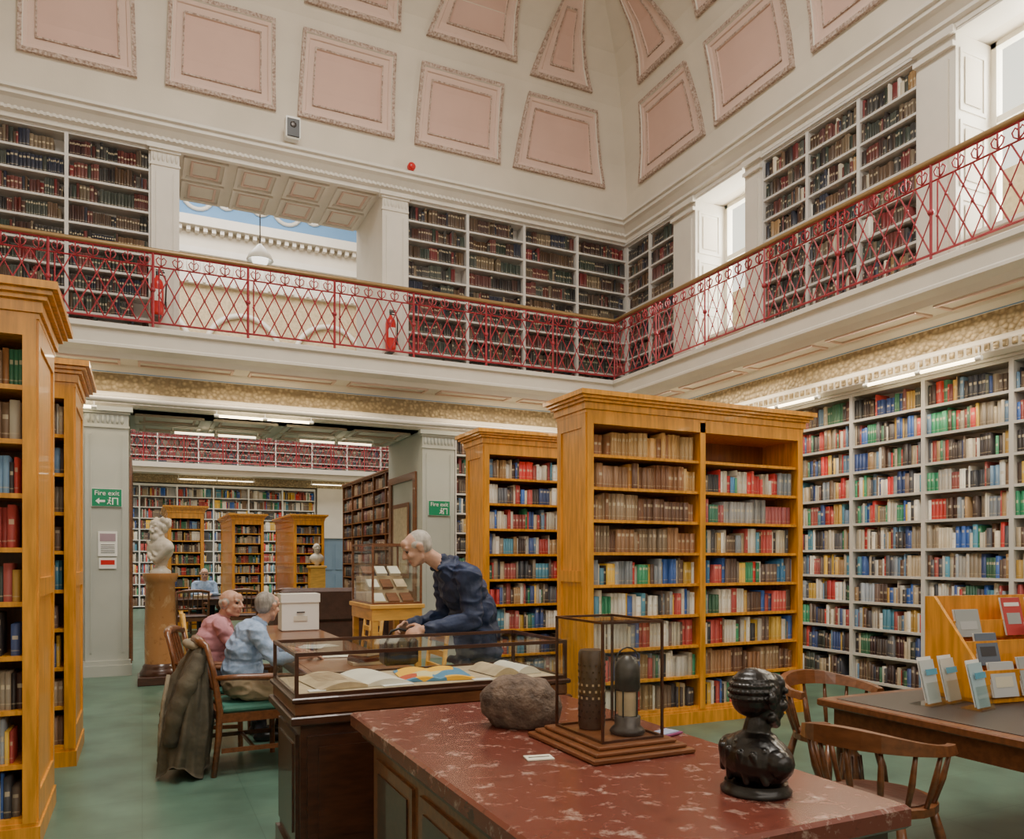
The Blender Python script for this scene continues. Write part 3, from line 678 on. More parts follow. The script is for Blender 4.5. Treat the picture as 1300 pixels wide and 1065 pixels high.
e=empty('glass_display_cabinet'); b=MB(); X0,X1,Y0,Y1=1.82,2.28,6.72,7.45
b.bbox(X0-0.02,X1+0.02,Y0-0.02,Y1+0.02,1.06,1.10,'lwood'); b.box(X0,X1,Y0,Y1,0.96,1.06,'lwood'); glass_box(b,X0,X1,Y0,Y1,1.10,1.64,0.018,'mwood')
for x in(X0+0.03,X1-0.03):
    for y in(Y0+0.03,Y1-0.03): b.box(x-0.025,x+0.025,y-0.025,y+0.025,0,0.96,'lwood')
b.box(X0+0.02,X1-0.02,Y0+0.02,Y1-0.02,0.3,0.33,'lwood')
b.build('case',parent=e)
b=MB(); rt=Matrix.Rotation(0.5,3,'X')
for k in range(3):
    for j in range(3): b.rbox((X0+0.1+k*0.13,Y0+0.15+j*0.2,1.15+j*0.12),(0.10,0.14,0.025),rt,random.choice(['oldpaper','oak','mwood','paper']))
b.box(X0+0.03,X1-0.03,Y0+0.1,Y1-0.05,1.10,1.115,'oldpaper'); b.box(X0+0.03,X1-0.03,Y0+0.3,Y1-0.05,1.115,1.22,'oldpaper'); b.box(X0+0.03,X1-0.03,Y0+0.5,Y1-0.05,1.22,1.34,'oldpaper')
b.build('exhibits',parent=e)

# ------------------------------------------------------------------ chairs
def armchair(name,loc,rz,wood='mwood',seat='green',arms=True):
    b=MB(); w=0.27
    for x in(-w,w):
        b.tube((x,0.23,0),(x,0.22,0.66 if arms else 0.43),0.020,0.024,wood,8)
        b.path([(x,-0.27,0),(x,-0.24,0.25),(x,-0.23,0.45),(x,-0.27,0.72),(x,-0.32,0.92)],[0.02,0.022,0.024,0.02,0.018],wood,8)
        b.box(x-0.015,x+0.015,-0.22,0.21,0.37,0.43,wood); b.box(x-0.01,x+0.01,-0.22,0.21,0.16,0.19,wood)
        if arms: b.path([(x,-0.27,0.68),(x*1.05,-0.1,0.68),(x*1.08,0.1,0.67),(x*1.05,0.24,0.66),(x*1.05,0.28,0.63)],[0.018,0.022,0.026,0.026,0.02],wood,8)
    b.box(-w,w,0.205,0.235,0.37,0.43,wood); b.box(-w,w,-0.24,-0.21,0.37,0.43,wood); b.box(-w,w,-0.01,0.01,0.165,0.185,wood)
    b.bbox(-w+0.005,w-0.005,-0.21,0.235,0.43,0.475,seat,0.015)
    b.path([(-w,-0.315,0.90),(-w/2,-0.345,0.925),(0,-0.355,0.93),(w/2,-0.345,0.925),(w,-0.315,0.90)],[0.022,0.03,0.034,0.03,0.022],wood,8)
    b.path([(-w,-0.25,0.60),(0,-0.27,0.60),(w,-0.25,0.60)],0.016,wood,8)
    for k in range(5):
        x=-0.16+0.08*k; b.tube((x,-0.265,0.60),(x,-0.345,0.92),0.010,0.010,wood,6)
    return b.build(name,loc,rz)
armchair('wooden_armchair',(0.70,6.02,0),-math.pi/2+0.05)
armchair('wooden_armchair',(0.55,6.85,0),-math.pi/2-0.25)
def slatchair(loc,rz): 
    b=MB(); w=0.2; m_='lwood'
    for x in(-w,w):
        b.box(x-0.018,x+0.018,0.17,0.205,0,0.44,m_); b.path([(x,-0.2,0),(x,-0.19,0.45),(x,-0.25,0.98)],0.02,m_,6)
        b.box(x-0.01,x+0.01,-0.19,0.18,0.15,0.18,m_)
    b.bbox(-w-0.02,w+0.02,-0.2,0.22,0.43,0.46,m_)
    for z,y in((0.60,-0.205),(0.72,-0.22),(0.84,-0.235),(0.94,-0.247)): b.box(-w,w,y-0.012,y+0.012,z-0.025,z+0.025,m_)
    b.build('slat_back_chair',loc,rz)
slatchair((2.02,6.22,0),math.pi/2); slatchair((1.98,8.0,0),math.pi/2); slatchair((2.1,8.7,0),math.pi/2)
slatchair((0.6,8.3,0),-math.pi/2)
def captain(loc,rz):
    b=MB(); m_='mwood'
    pts=[(0.24*math.cos(t)*(1.0),0.23*math.sin(t)) for t in [2*math.pi*k/20 for k in range(20)]]
    b.prism(pts,0.42,0.455,m_); b.prism([(x*0.85,y*0.85) for x,y in pts],0.455,0.462,'brownleather')
    for sx in(-1,1):
        for sy in(-1,1):
            b.path([(sx*0.16,sy*0.15,0.43),(sx*0.19,sy*0.18,0.28),(sx*0.22,sy*0.21,0)],[0.018,0.024,0.014],m_,8)
        b.tube((sx*0.205,-0.19,0.15),(sx*0.205,0.19,0.15),0.01,0.01,m_,6)
    b.tube((-0.2,0,0.15),(0.2,0,0.15),0.01,0.01,m_,6)
    arc=[(0.29*math.cos(t),-0.02+0.27*math.sin(t)) for t in [math.radians(20-220*k/16) for k in range(17)]]
    vs=[];fs=[]
    n=len(arc)
    for i,(x,y) in enumerate(arc):
        s=math.sin(math.pi*i/(n-1)); hh=0.02+0.045*s**3; L_=math.hypot(x,y); ux,uy=x/L_,y/L_
        for dr,dz in((-0.03,0),(0.03,0),(0.02+0.01*s,hh+0.02),(-0.012,hh+0.02)): vs.append((x+ux*dr,y+uy*dr,0.68+0.03*s+dz))
    for i in range(n-1):
        for k in range(4): fs.append((4*i+k,4*i+(k+1)%4,4*i+4+(k+1)%4,4*i+4+k))
    fs+=[(3,2,1,0),(4*n-4,4*n-3,4*n-2,4*n-1)]
    b.add(vs,fs,m_)
    for i in range(0,17,2):
        x,y=arc[i]; s=math.sin(math.pi*i/16); b.path([(x*0.76,y*0.76,0.44),(x*0.9,y*0.9,0.57),(x,y,0.69+0.03*s)],[0.011,0.015,0.009],m_,6)
    b.build('captains_chair',loc,rz)
captain((2.96,2.45,0),-math.pi/2+0.25); captain((3.78,3.44,0),math.pi-0.15)

b=MB(); X0,X1,Y0,Y1=3.30,5.2,1.0,3.12
b.bbox(X0,X1,Y0,Y1,0.71,0.75,'mwood'); b.box(X0+0.07,X1-0.07,Y0+0.07,Y1-0.07,0.750,0.753,'leather')
b.box(X0+0.06,X1-0.06,Y0+0.06,Y1-0.06,0.60,0.71,'mwood')
for x in(X0+0.12,X1-0.12):
    for y in(Y0+0.12,Y1-0.12):
        b.lathe([(0.05,0),(0.055,0.03),(0.03,0.08),(0.045,0.16),(0.06,0.34),(0.045,0.46),(0.03,0.48),(0.06,0.52),(0.06,0.60)],(x,y,0),'mwood',16)
        for k in range(8):
            t=2*math.pi*k/8; b.path([(x+.032*math.cos(t),y+.032*math.sin(t),0.08),(x+.058*math.cos(t),y+.058*math.sin(t),0.33),(x+.045*math.cos(t),y+.045*math.sin(t),0.46)],0.008,'dwood',5)
b.build('leather_top_desk')
# leaflet rack
e=empty('leaflet_rack',(3.90,2.60,0.755),-0.12); b=MB(); W=1.1
b.box(0,W,0,0.36,0,0.02,'oak')
for xa in(0,W-0.02): 
    b.add([(xa,0,0),(xa+0.02,0,0),(xa+0.02,0.36,0),(xa,0.36,0),(xa,0,0.16),(xa+0.02,0,0.16),(xa+0.02,0.30,0.54),(xa,0.30,0.54),(xa,0.36,0.54),(xa+0.02,0.36,0.54)],[(0,1,5,4),(4,5,6,7),(7,6,9,8),(3,8,9,2),(0,4,7,8,3),(1,2,9,6,5)],'oak')
b.box(0.02,W-0.02,0.34,0.36,0,0.54,'oak')
tiers=[(0.0,0.02,0.15),(0.11,0.17,0.14),(0.22,0.31,0.10)]
for y,z,h in tiers:
    b.box(0.02,W-0.02,y,y+0.012,z,z+h,'oak'); b.box(0.02,W-0.02,y,0.34,z,z+0.01,'oak')
b.build('rack',parent=e)
b=MB(); cols=[(0.05,0.05,0.06),(0.45,0.47,0.48),(0.12,0.25,0.36),(0.5,0.06,0.06),(0.6,0.57,0.45),(0.12,0.15,0.2),(0.35,0.38,0.38),(0.7,0.68,0.62)]
rt=Matrix.Rotation(-0.22,3,'X')
lay=[[(0.14,.17,.13,1),(0.36,.20,.15,6),(0.60,.19,.16,0),(0.86,.22,.17,2)],[(0.16,.15,.12,5),(0.55,.17,.17,7),(0.80,.18,.15,4)],[(0.15,.17,.10,6),(0.48,.14,.16,3),(0.66,.12,.16,0)]]
for (y,z,h),row in zip(tiers,lay):
    for cx,w,hh,ci in row:
        hh+=0.05; c=cols[ci]
        for q in range(3): b.rbox((cx,y-0.006+q*0.006,z+0.012+hh/2),(w,0.002,hh),rt,flat(c) if q==0 else 'wht')
        b.rbox((cx,y-0.010+0.018,z+hh*0.87),(w*0.8,0.002,hh*0.10),rt,'wht'); b.rbox((cx,y-0.010+0.0,z+hh*0.5),(w*0.7,0.002,hh*0.3),rt,flat(cols[(ci+3)%8]))
b.build('leaflets',parent=e)
b=MB()
for k,(x,y,c) in enumerate(((0.0,0.0,(0.55,0.6,0.6)),(0.16,-0.02,(0.6,0.6,0.55)),(0.08,-0.2,(0.4,0.55,0.6)))):
    b.rbox((x,y+0.05,0.12),(0.13,0.004,0.22),rt,flat(c)); b.rbox((x,y+0.043,0.17),(0.10,0.003,0.03),rt,flat((0.1,0.35,0.5))); b.rbox((x,y+0.02,0.06),(0.14,0.004,0.12),rt,'glass'); b.box(x-0.07,x+0.07,y,y+0.12,0,0.006,'glass'); b.rbox((x,y+0.062,0.13),(0.13,0.004,0.23),rt,'wht')
b.build('leaflet_holder',(3.66,2.66,0.754),0.15)

# ------------------------------------------------------------------ sculpt helper (figures)
def cap_prim(b,p0,r0,p1,r1,n=14):
    p0=Vector(p0);p1=Vector(p1);d=p1-p0
    if d.length<1e-5: d=Vector((0,0,1e-4))
    ln=d.length; d.normalize(); a=d.orthogonal().normalized(); c=d.cross(a); prof=[]
    for k in range(5): t=-math.pi/2+math.pi/2*k/4; prof.append((max(1e-4,r0*math.cos(t)),r0*math.sin(t)))
    for k in range(5): t=math.pi/2*k/4; prof.append((max(1e-4,r1*math.cos(t)),ln+r1*math.sin(t)))
    vs=[p0+d*z+a*(r*math.cos(2*math.pi*k/n))+c*(r*math.sin(2*math.pi*k/n)) for r,z in prof for k in range(n)]
    L_=len(prof); fs=[(i*n+k,i*n+(k+1)%n,(i+1)*n+(k+1)%n,(i+1)*n+k) for i in range(L_-1) for k in range(n)]+[tuple(reversed(range(n))),tuple(range((L_-1)*n,L_*n))]
    b.add(vs,fs,'skin')
def C(p0,r0,p1,r1,m,bias=0): return ('c',Vector(p0),r0,Vector(p1),r1,m,bias)
def E(c,r,m,rot=None,bias=0): return ('e',Vector(c),r,rot or Matrix.Identity(3),None,m,bias)
CLOTH={'navy','blueshirt','pinkshirt','khaki','darktr','coat'}
def sculpt(name,prims,voxel=0.006,smooth=4,parent=None,loc=(0,0,0),rz=0,disp=0.0,dscale=8):
    b=MB()
    for p in prims:
        if p[0]=='c': cap_prim(b,p[1],p[2],p[3],p[4])
        else: b.sph(p[1],tuple(p[2]),'skin',18,p[3])
    o=b.build(name+'_raw'); 
    md=o.modifiers.new('r','REMESH'); md.mode='VOXEL'; md.voxel_size=voxel
    sm=o.modifiers.new('s','SMOOTH'); sm.factor=0.5; sm.iterations=smooth
    dg=bpy.context.evaluated_depsgraph_get(); dg.update(); me=bpy.data.meshes.new_from_object(o.evaluated_get(dg))
    bpy.data.objects.remove(o); me.name=name
    nv=len(me.vertices); co=np.zeros(nv*3); me.vertices.foreach_get('co',co); co=co.reshape(-1,3)
    nf=len(me.polygons); fc=np.zeros(nf*3); me.polygons.foreach_get('center',fc); fc=fc.reshape(-1,3)
    best=np.full(nf,1e9); bi=np.zeros(nf,dtype=np.int32); mats=[]
    for p in prims:
        mm=p[5]
        if mm not in mats: mats.append(mm)
        k=mats.index(mm)
        if p[0]=='c':
            a=np.array(p[1]); d=np.array(p[3])-a; l2=max(1e-9,d@d); t=np.clip(((fc-a)@d)/l2,0,1); dist=np.linalg.norm(fc-(a+t[:,None]*d),axis=1)-(p[2]+(p[4]-p[2])*t)
        else:
            q=(fc-np.array(p[1]))@np.array(p[3]); rr=np.array(p[2]); l=np.linalg.norm(q/rr,axis=1); dist=(l-1)*np.linalg.norm(q,axis=1)/np.maximum(l,1e-6)
        dist=dist-p[6]; w=dist<best; best[w]=dist[w]; bi[w]=k
    if disp>0:
        cm=np.array([mm in CLOTH for mm in mats]); fm=cm[bi]
        lv=np.zeros(len(me.loops),dtype=np.int32); me.loops.foreach_get('vertex_index',lv)
        lt=np.zeros(nf,dtype=np.int32); me.polygons.foreach_get('loop_total',lt)
        mask=np.ones(nv); mask[lv[np.repeat(~fm,lt)]]=0
        nr=np.zeros(nv*3); me.vertices.foreach_get('normal',nr); nr=nr.reshape(-1,3)
        dv=np.zeros(nv)
        for i in np.nonzero(mask)[0]:
            c=Vector(co[i]); w_=noise.noise(c*5)*0.9
            q=Vector((c.x*dscale+w_,c.y*dscale*0.8,c.z*dscale*1.5+w_))
            dv[i]=(1-2*abs(noise.noise(q)))*0.8-0.5+0.5*noise.noise(c*dscale*0.5)
        co=co+nr*(dv*disp)[:,None]; me.vertices.foreach_set('co',co.reshape(-1))
    me.materials.clear()
    for mm in mats: me.materials.append(M[mm])
    me.polygons.foreach_set('material_index',bi); me.polygons.foreach_set('use_smooth',np.ones(nf,dtype=bool)); me.update()
    o=bpy.data.objects.new(name,me); COL.objects.link(o); o.location=loc; o.rotation_euler=(0,0,rz)
    if parent: o.parent=parent
    return o
def head(c,yaw,pitch,s=1.0,skin='skin',hair='hairg',lip='lip',eye='eye',bald=False,beard=None,roll=0):
    Rm=Matrix.Rotation(yaw,3,'Z')@Matrix.Rotation(-pitch,3,'X')@Matrix.Rotation(roll,3,'Y'); c=Vector(c)
    def p(x,y,z): return c+Rm@(Vector((x,y,z))*s)
    def r(*a): return tuple(k*s for k in a)
    P=[E(p(0,-.012,.024),r(.072,.092,.083),skin,Rm),E(p(0,.022,-.035),r(.058,.066,.074),skin,Rm),
       E(p(0,.058,-.088),r(.024,.024,.020),skin,Rm),C(p(-.05,.01,-.06),.02*s,p(-.015,.055,-.088),.018*s,skin),C(p(.05,.01,-.06),.02*s,p(.015,.055,-.088),.018*s,skin),
       C(p(0,.086,.018),.009*s,p(0,.106,-.022),.013*s,skin),E(p(-.012,.096,-.026),r(.010,.010,.009),skin,Rm),E(p(.012,.096,-.026),r(.010,.010,.009),skin,Rm),
       C(p(-.045,.072,.03),.012*s,p(.045,.072,.03),.012*s,skin),E(p(0,.06,.052),r(.05,.03,.035),skin,Rm),
       E(p(-.038,.062,-.022),r(.022,.022,.022),skin,Rm),E(p(.038,.062,-.022),r(.022,.022,.022),skin,Rm),
       C(p(-.020,.080,-.054),.007*s,p(.020,.080,-.054),.007*s,lip,.001),C(p(-.014,.079,-.063),.008*s,p(.014,.079,-.063),.008*s,lip,.001),
       E(p(-.031,.077,.008),r(.012,.009,.008),eye,Rm,.0005),E(p(.031,.077,.008),r(.012,.009,.008),eye,Rm,.0005)]
    if hair!=skin:
        for sx in(-1,1): P.append(C(p(sx*.018,.086,.029),.005*s,p(sx*.046,.076,.031),.004*s,hair,.0025))
    for sx in(-1,1): P+=[E(p(sx*.078,-.006,.0),r(.010,.020,.032),skin,Rm,.003),E(p(sx*.086,-.012,.012),r(.010,.018,.018),skin,Rm,.003)]
    if bald: P+=[E(p(0,-.036,.0),r(.078,.070,.055),hair,Rm,.003),E(p(-.06,-.01,.015),r(.019,.035,.03),hair,Rm,.003),E(p(.06,-.01,.015),r(.019,.035,.03),hair,Rm,.003)]
    else: P+=[E(p(0,-.030,.032),r(.0745,.082,.079),hair,Rm,.0005),E(p(0,-.045,-.0),r(.067,.058,.060),hair,Rm),E(p(-.060,.010,.028),r(.015,.028,.025),hair,Rm),E(p(.060,.010,.028),r(.015,.028,.025),hair,Rm)]
    if beard: P+=[E(p(0,.05,-.10),r(.055,.045,.06),beard,Rm,.002),E(p(0,.05,-.14),r(.04,.035,.05),beard,Rm),C(p(-.03,.088,-.045),.011*s,p(.03,.088,-.045),.011*s,beard)]
    return P
def hand(w,d,back,thumb,curl=0.5,s=1.0,m='skin'):
    w=Vector(w); y=Vector(d).normalized(); z=Vector(back); z=(z-y*z.dot(y)).normalized(); x=y.cross(z)
    if x.dot(Vector(thumb))<0: x=-x
    Rm=Matrix((x,y,z)).transposed(); P=[C(w-y*.02,.026*s,w+y*.015,.025*s,m),E(w+y*.05*s,(.042*s,.052*s,.018*s),m,Rm)]
    for i,(xo,L_,yo) in enumerate(((.030,.072,.088),(.011,.080,.094),(-.009,.074,.091),(-.028,.058,.082))):
        p=w+x*xo*s+y*yo*s*0.95; a=0.15+curl*0.3; sp=xo*1.2
        for k,f in enumerate((0.45,0.32,0.23)):
            a+=curl*(0.35+0.25*k); dr=(y*math.cos(a)-z*math.sin(a)+x*sp*(1-0.6*k)).normalized(); q=p+dr*L_*f*s; P.append(C(p,(.0098-.0008*k)*s,q,(.0092-.0009*k)*s,m)); p=q
    p=w+x*.030*s+y*.025*s; 
    for k,(L_,dd) in enumerate(((.045,x*.8+y*.7-z*.25),(.034,x*.35+y*.9-z*.4),(.026,x*.05+y*.95-z*.5))):
        q=p+dd.normalized()*L_*s; P.append(C(p,(.013-.0015*k)*s,q,(.0115-.0012*k)*s,m)); p=q
    return P

# standing man in navy jacket (faces -X)
P=[]
P+=[E((2.0,4.74,0.90),(.15,.205,.13),'navy'),E((1.985,4.74,1.00),(.15,.205,.16),'navy'),E((1.95,4.74,1.15),(.15,.205,.17),'navy'),E((1.885,4.74,1.30),(.145,.215,.165),'navy',Matrix.Rotation(-0.35,3,'Y')),
    C((1.835,4.58,1.405),.078,(1.835,4.90,1.405),.078,'navy'),C((1.80,4.70,1.42),.088,(1.80,4.78,1.42),.088,'navy'),
    C((1.765,4.74,1.455),.062,(1.745,4.74,1.475),.060,'navy',),C((1.75,4.74,1.46),.052,(1.64,4.74,1.53),.05,'skin'),
    C((1.80,4.67,1.48),.024,(1.70,4.68,1.44),.018,'navy',.003),C((1.80,4.81,1.48),.024,(1.70,4.80,1.44),.018,'navy',.003),C((1.82,4.69,1.50),.024,(1.82,4.79,1.50),.024,'navy',.003),
    C((1.85,4.60,0.84),.03,(1.85,4.88,0.84),.03,'navy'),C((2.13,4.60,0.83),.02,(2.13,4.88,0.83),.02,'navy')]
for sy in(-1,1):
    y=4.74+sy*0.215
    P+=[C((1.84,y,1.385),.078,(1.86,y+sy*0.035,1.12),.064,'navy'),C((1.86,y+sy*0.035,1.12),.064,(1.63,y-sy*0.03,1.075),.048,'navy'),C((1.63,y-sy*.03,1.075),.048,(1.60,y-sy*0.035,1.072),.047,'navy'),
        C((1.60,y-sy*0.035,1.072),.028,(1.555,y-sy*0.045,1.07),.026,'skin')]
    P+=hand((1.565,y-sy*0.04,1.07),(-0.85,-sy*0.35,-0.25),(0.1,sy*0.75,0.65),(-0.2,-sy*0.6,0.7),0.75)
    yl=4.74+sy*0.10
    P+=[C((1.99,yl,0.86),.10,(1.955,yl+sy*0.01,0.50),.066,'darktr'),C((1.955,yl+sy*0.01,0.50),.064,(2.0,yl+sy*0.015,0.13),.054,'darktr'),C((2.0,yl+sy*.015,0.13),.056,(2.0,yl+sy*.015,0.09),.058,'darktr'),
        C((2.03,yl+sy*0.015,0.045),.042,(1.84,yl+sy*0.03,0.036),.036,'black'),C((2.0,yl+sy*0.015,0.08),.04,(1.93,yl+sy*0.02,0.05),.042,'black')]
P+=head((1.575,4.74,1.57),math.pi/2-0.12,0.45,0.98,hair='hairw')
sculpt('standing_man',P,0.006,4,disp=0.020,dscale=9)
b=MB(); b.bbox(-0.11,0.11,-0.055,0.055,0,0.17,'black',0.02); b.path([(-0.07,0,0.165),(-0.05,0,0.21),(0.0,0,0.225),(0.05,0,0.21),(0.07,0,0.165)],0.008,'black',6); b.box(-0.09,0.09,-0.062,-0.053,0.03,0.10,'leather'); b.sph((0,-0.06,0.12),0.008,'rail',8); b.build('shoulder_bag',(1.455,4.74,0.84))

# seated man in blue shirt (faces +X)
P=[]; y0=6.02
P+=[E((0.66,y0,0.60),(.145,.18,.125),'khaki'),E((0.665,y0,0.70),(.15,.175,.14),'blueshirt'),E((0.68,y0,0.83),(.14,.18,.15),'blueshirt'),E((0.72,y0,0.94),(.125,.19,.12),'blueshirt',Matrix.Rotation(0.4,3,'Y')),
    C((0.74,y0-0.155,0.985),.066,(0.74,y0+0.155,0.985),.066,'blueshirt'),C((0.765,y0,1.01),.06,(0.785,y0,1.035),.056,'blueshirt'),C((0.78,y0,1.02),.05,(0.82,y0,1.08),.05,'skin'),
    C((0.75,y0-.04,1.06),.016,(0.75,y0+.04,1.06),.016,'blueshirt',.003),C((0.75,y0-.045,1.06),.016,(0.83,y0-.045,1.02),.012,'blueshirt',.003)]
for sy in(-1,1):
    y=y0+sy*0.19
    P+=[C((0.74,y,0.97),.062,(0.86,y+sy*0.05,0.78),.05,'blueshirt'),C((0.86,y+sy*.05,0.78),.05,(0.98,y+sy*0.02,0.80),.045,'blueshirt'),C((0.97,y+sy*0.02,0.80),.033,(1.09,y-sy*0.03,0.79),.027,'skin')]
    P+=hand((1.09,y-sy*0.03,0.79),(0.95,-sy*0.3,-0.05),(0,0,1),(0.1,-sy*1,0),0.35)
    yl=y0+sy*0.10
    P+=[C((0.68,yl,0.565),.088,(1.07,yl+sy*0.04,0.54),.060,'khaki'),C((1.07,yl+sy*.04,0.54),.058,(1.02,yl+sy*0.04,0.13),.046,'khaki'),C((1.0,yl+sy*.04,0.045),.04,(1.19,yl+sy*.06,0.036),.034,'dwood'),C((1.01,yl+sy*.04,0.10),.038,(1.03,yl+sy*.04,0.05),.04,'dwood')]
P+=head((0.84,y0+0.01,1.15),-math.pi/2+0.7,0.15,0.98,hair='hairg')
sculpt('seated_man',P,0.006,4,disp=0.016,dscale=10)
# seated man in pink shirt
P=[]; y0=6.84; x=-0.10
P+=[E((0.60+x,y0,0.60),(.15,.18,.125),'darktr'),E((0.61+x,y0,0.70),(.155,.18,.14),'pinkshirt'),E((0.63+x,y0,0.83),(.15,.185,.15),'pinkshirt'),E((0.66+x,y0,0.93),(.125,.19,.12),'pinkshirt'),
    C((0.67+x,y0-0.155,0.975),.066,(0.67+x,y0+0.155,0.975),.066,'pinkshirt'),C((0.68+x,y0,1.0),.058,(0.70+x,y0,1.03),.054,'pinkshirt'),C((0.70+x,y0,1.02),.05,(0.73+x,y0-0.02,1.08),.05,'skin')]
for sy in(-1,1):
    y=y0+sy*0.19
    P+=[C((0.67+x,y,0.96),.062,(0.78+x,y+sy*0.05,0.79),.05,'pinkshirt'),C((0.78+x,y+sy*.05,0.79),.05,(0.97+x,y,0.80),.042,'pinkshirt'),C((0.97+x,y,0.80),.032,(1.06+x,y-sy*0.03,0.79),.027,'skin')]
    P+=hand((1.06+x,y-sy*0.03,0.79),(0.95,-sy*0.3,-0.05),(0,0,1),(0.1,-sy*1,0),0.4)
    yl=y0+sy*0.10
    P+=[C((0.62+x,yl,0.565),.088,(1.02+x,yl+sy*0.04,0.54),.060,'darktr'),C((1.02+x,yl+sy*.04,0.54),.058,(0.98+x,yl+sy*0.04,0.13),.046,'darktr'),C((0.96+x,yl+sy*.04,0.045),.04,(1.15+x,yl+sy*.06,0.036),.034,'black'),C((0.97+x,yl+sy*.04,0.10),.038,(0.99+x,yl+sy*.04,0.05),.04,'black')]
P+=head((0.66,y0-0.06,1.14),-math.pi/2-0.70,0.05,1.0,hair='hairw',bald=True)
sculpt('seated_man',P,0.006,4,disp=0.016,dscale=10)

# coat hung over the chair back: folded cloth loft
def coat():
    b=MB(); nz=40; nt=96
    rows=[]
    for i in range(nz+1):
        f=i/nz; z=0.90-0.84*f
        cx=0.375-0.12*f**0.8; cy=6.0-0.09*f
        rx=0.045+0.10*min(1,f*1.6)**0.8+0.02*f; ry=0.235+0.03*math.sin(f*3)
        if f<0.06: k=math.sqrt(f/0.06)*0.75+0.25; rx*=k; ry*=0.85+0.15*k
        row=[]
        for k in range(nt):
            t=2*math.pi*k/nt
            fold=0.10*f**0.6*math.sin(7*t+2.2*f)+0.07*f**0.5*math.sin(13*t-1.5*f+1)+0.05*noise.noise(Vector((math.cos(t)*2,math.sin(t)*2,f*6)))
            q=1+fold
            hem=0.05*math.sin(3*t+1)*max(0,f-0.8)/0.2
            row.append((cx+rx*q*math.cos(t),cy+ry*q*math.sin(t),z+hem))
        rows.append(row)
    vs=[v for r in rows for v in r]
    fs=[(i*nt+k,i*nt+(k+1)%nt,(i+1)*nt+(k+1)%nt,(i+1)*nt+k) for i in range(nz) for k in range(nt)]+[tuple(range(nt)),tuple(reversed(range(nz*nt,(nz+1)*nt)))]
    b.add(vs,fs,'coat',True)
    def sleeve(pts,rs):
        P=[Vector(p) for p in pts]; out=[];rr=[]
        for a,c,ra,rc in zip(P,P[1:],rs,rs[1:]):
            for j in range(6): f=j/6; out.append(a.lerp(c,f)); rr.append((ra+(rc-ra)*f)*(1+0.10*math.sin(len(out)*1.9)))
        out.append(P[-1]); rr.append(rs[-1]); b.path(out,rr,'coat',14)
    sleeve([(0.37,5.79,0.83),(0.28,5.72,0.66),(0.20,5.71,0.45),(0.17,5.74,0.25)],[0.05,0.062,0.055,0.05])
    sleeve([(0.36,6.22,0.83),(0.24,6.24,0.62),(0.17,6.18,0.40),(0.15,6.14,0.26)],[0.05,0.06,0.055,0.048])
    b.path([(0.36,5.86,0.88),(0.30,5.92,0.90),(0.285,6.02,0.905),(0.31,6.12,0.90),(0.37,6.18,0.88)],[0.02,0.03,0.032,0.03,0.02],'coatin',8)
    b.path([(0.165,5.92,0.70),(0.13,5.91,0.5),(0.11,5.9,0.3),(0.105,5.9,0.12)],0.014,'coatin',6)
    b.build('draped_coat')
coat()

# marble bust on column
e=empty('marble_bust_on_column',(0.2,10.45,0)); b=MB()
b.bbox(-0.25,0.25,-0.25,0.25,0,0.10,'dwood'); b.lathe([(0.23,0.10),(0.235,0.13),(0.21,0.17),(0.20,0.19),(0.20,0.21),(0.175,0.24)],(0,0,0),'dwood',32)
b.lathe([(0.175,0.24),(0.178,0.6),(0.165,1.22),(0.185,1.24),(0.19,1.27),(0.20,1.29),(0.20,1.33)],(0,0,0),'brmarble',32)
b.lathe([(0.12,1.33),(0.12,1.36),(0.07,1.40),(0.06,1.43),(0.09,1.46)],(0,0,0),'marblew',24); b.build('column',parent=e)
P=[C((0,0,1.44),.07,(0,0,1.50),.10,'marblew'),E((0,0,1.62),(.19,.13,.15),'marblew'),C((-.13,0,1.66),.075,(.13,0,1.66),.075,'marblew'),C((0,0,1.68),.07,(0,0.02,1.80),.062,'marblew'),C((-.17,0,1.64),.06,(-.05,.09,1.50),.05,'marblew'),C((.17,0,1.64),.06,(.03,.10,1.54),.05,'marblew'),C((.12,.09,1.72),.02,(-.08,.12,1.55),.02,'marblew'),C((.15,.06,1.70),.02,(-.02,.13,1.50),.02,'marblew')]
P+=head((0,0.02,1.88),0,0.0,1.15,'marblew','marblew','marblew','marblew',beard='marblew')
P+=[E((0.08*math.cos(t),-0.03+0.07*math.sin(t),1.95+0.03*math.sin(3*t)),(.035,.035,.04),'marblew') for t in [k*0.62 for k in range(10)]]
sculpt('bust',P,0.008,3,parent=e,rz=math.pi-1.0)
P=[C((0,0,1.35),.05,(0,0,1.42),.08,'marblew'),E((0,0,1.52),(.18,.11,.13),'marblew'),C((0,0,1.58),.06,(0,0,1.70),.055,'marblew')]+head((0,0.01,1.78),0,0,1.1,'marblew','marblew','marblew','marblew')
e=empty('marble_bust_on_pedestal',(3.95,19.8,0)); b=MB(); b.bbox(-0.22,0.22,-0.22,0.22,0,0.12,'lwood'); b.bbox(-0.18,0.18,-0.18,0.18,0.12,1.28,'lwood'); b.bbox(-0.21,0.21,-0.21,0.21,1.28,1.34,'lwood'); b.build('pedestal',parent=e); sculpt('bust',P,0.01,3,parent=e,rz=math.pi)
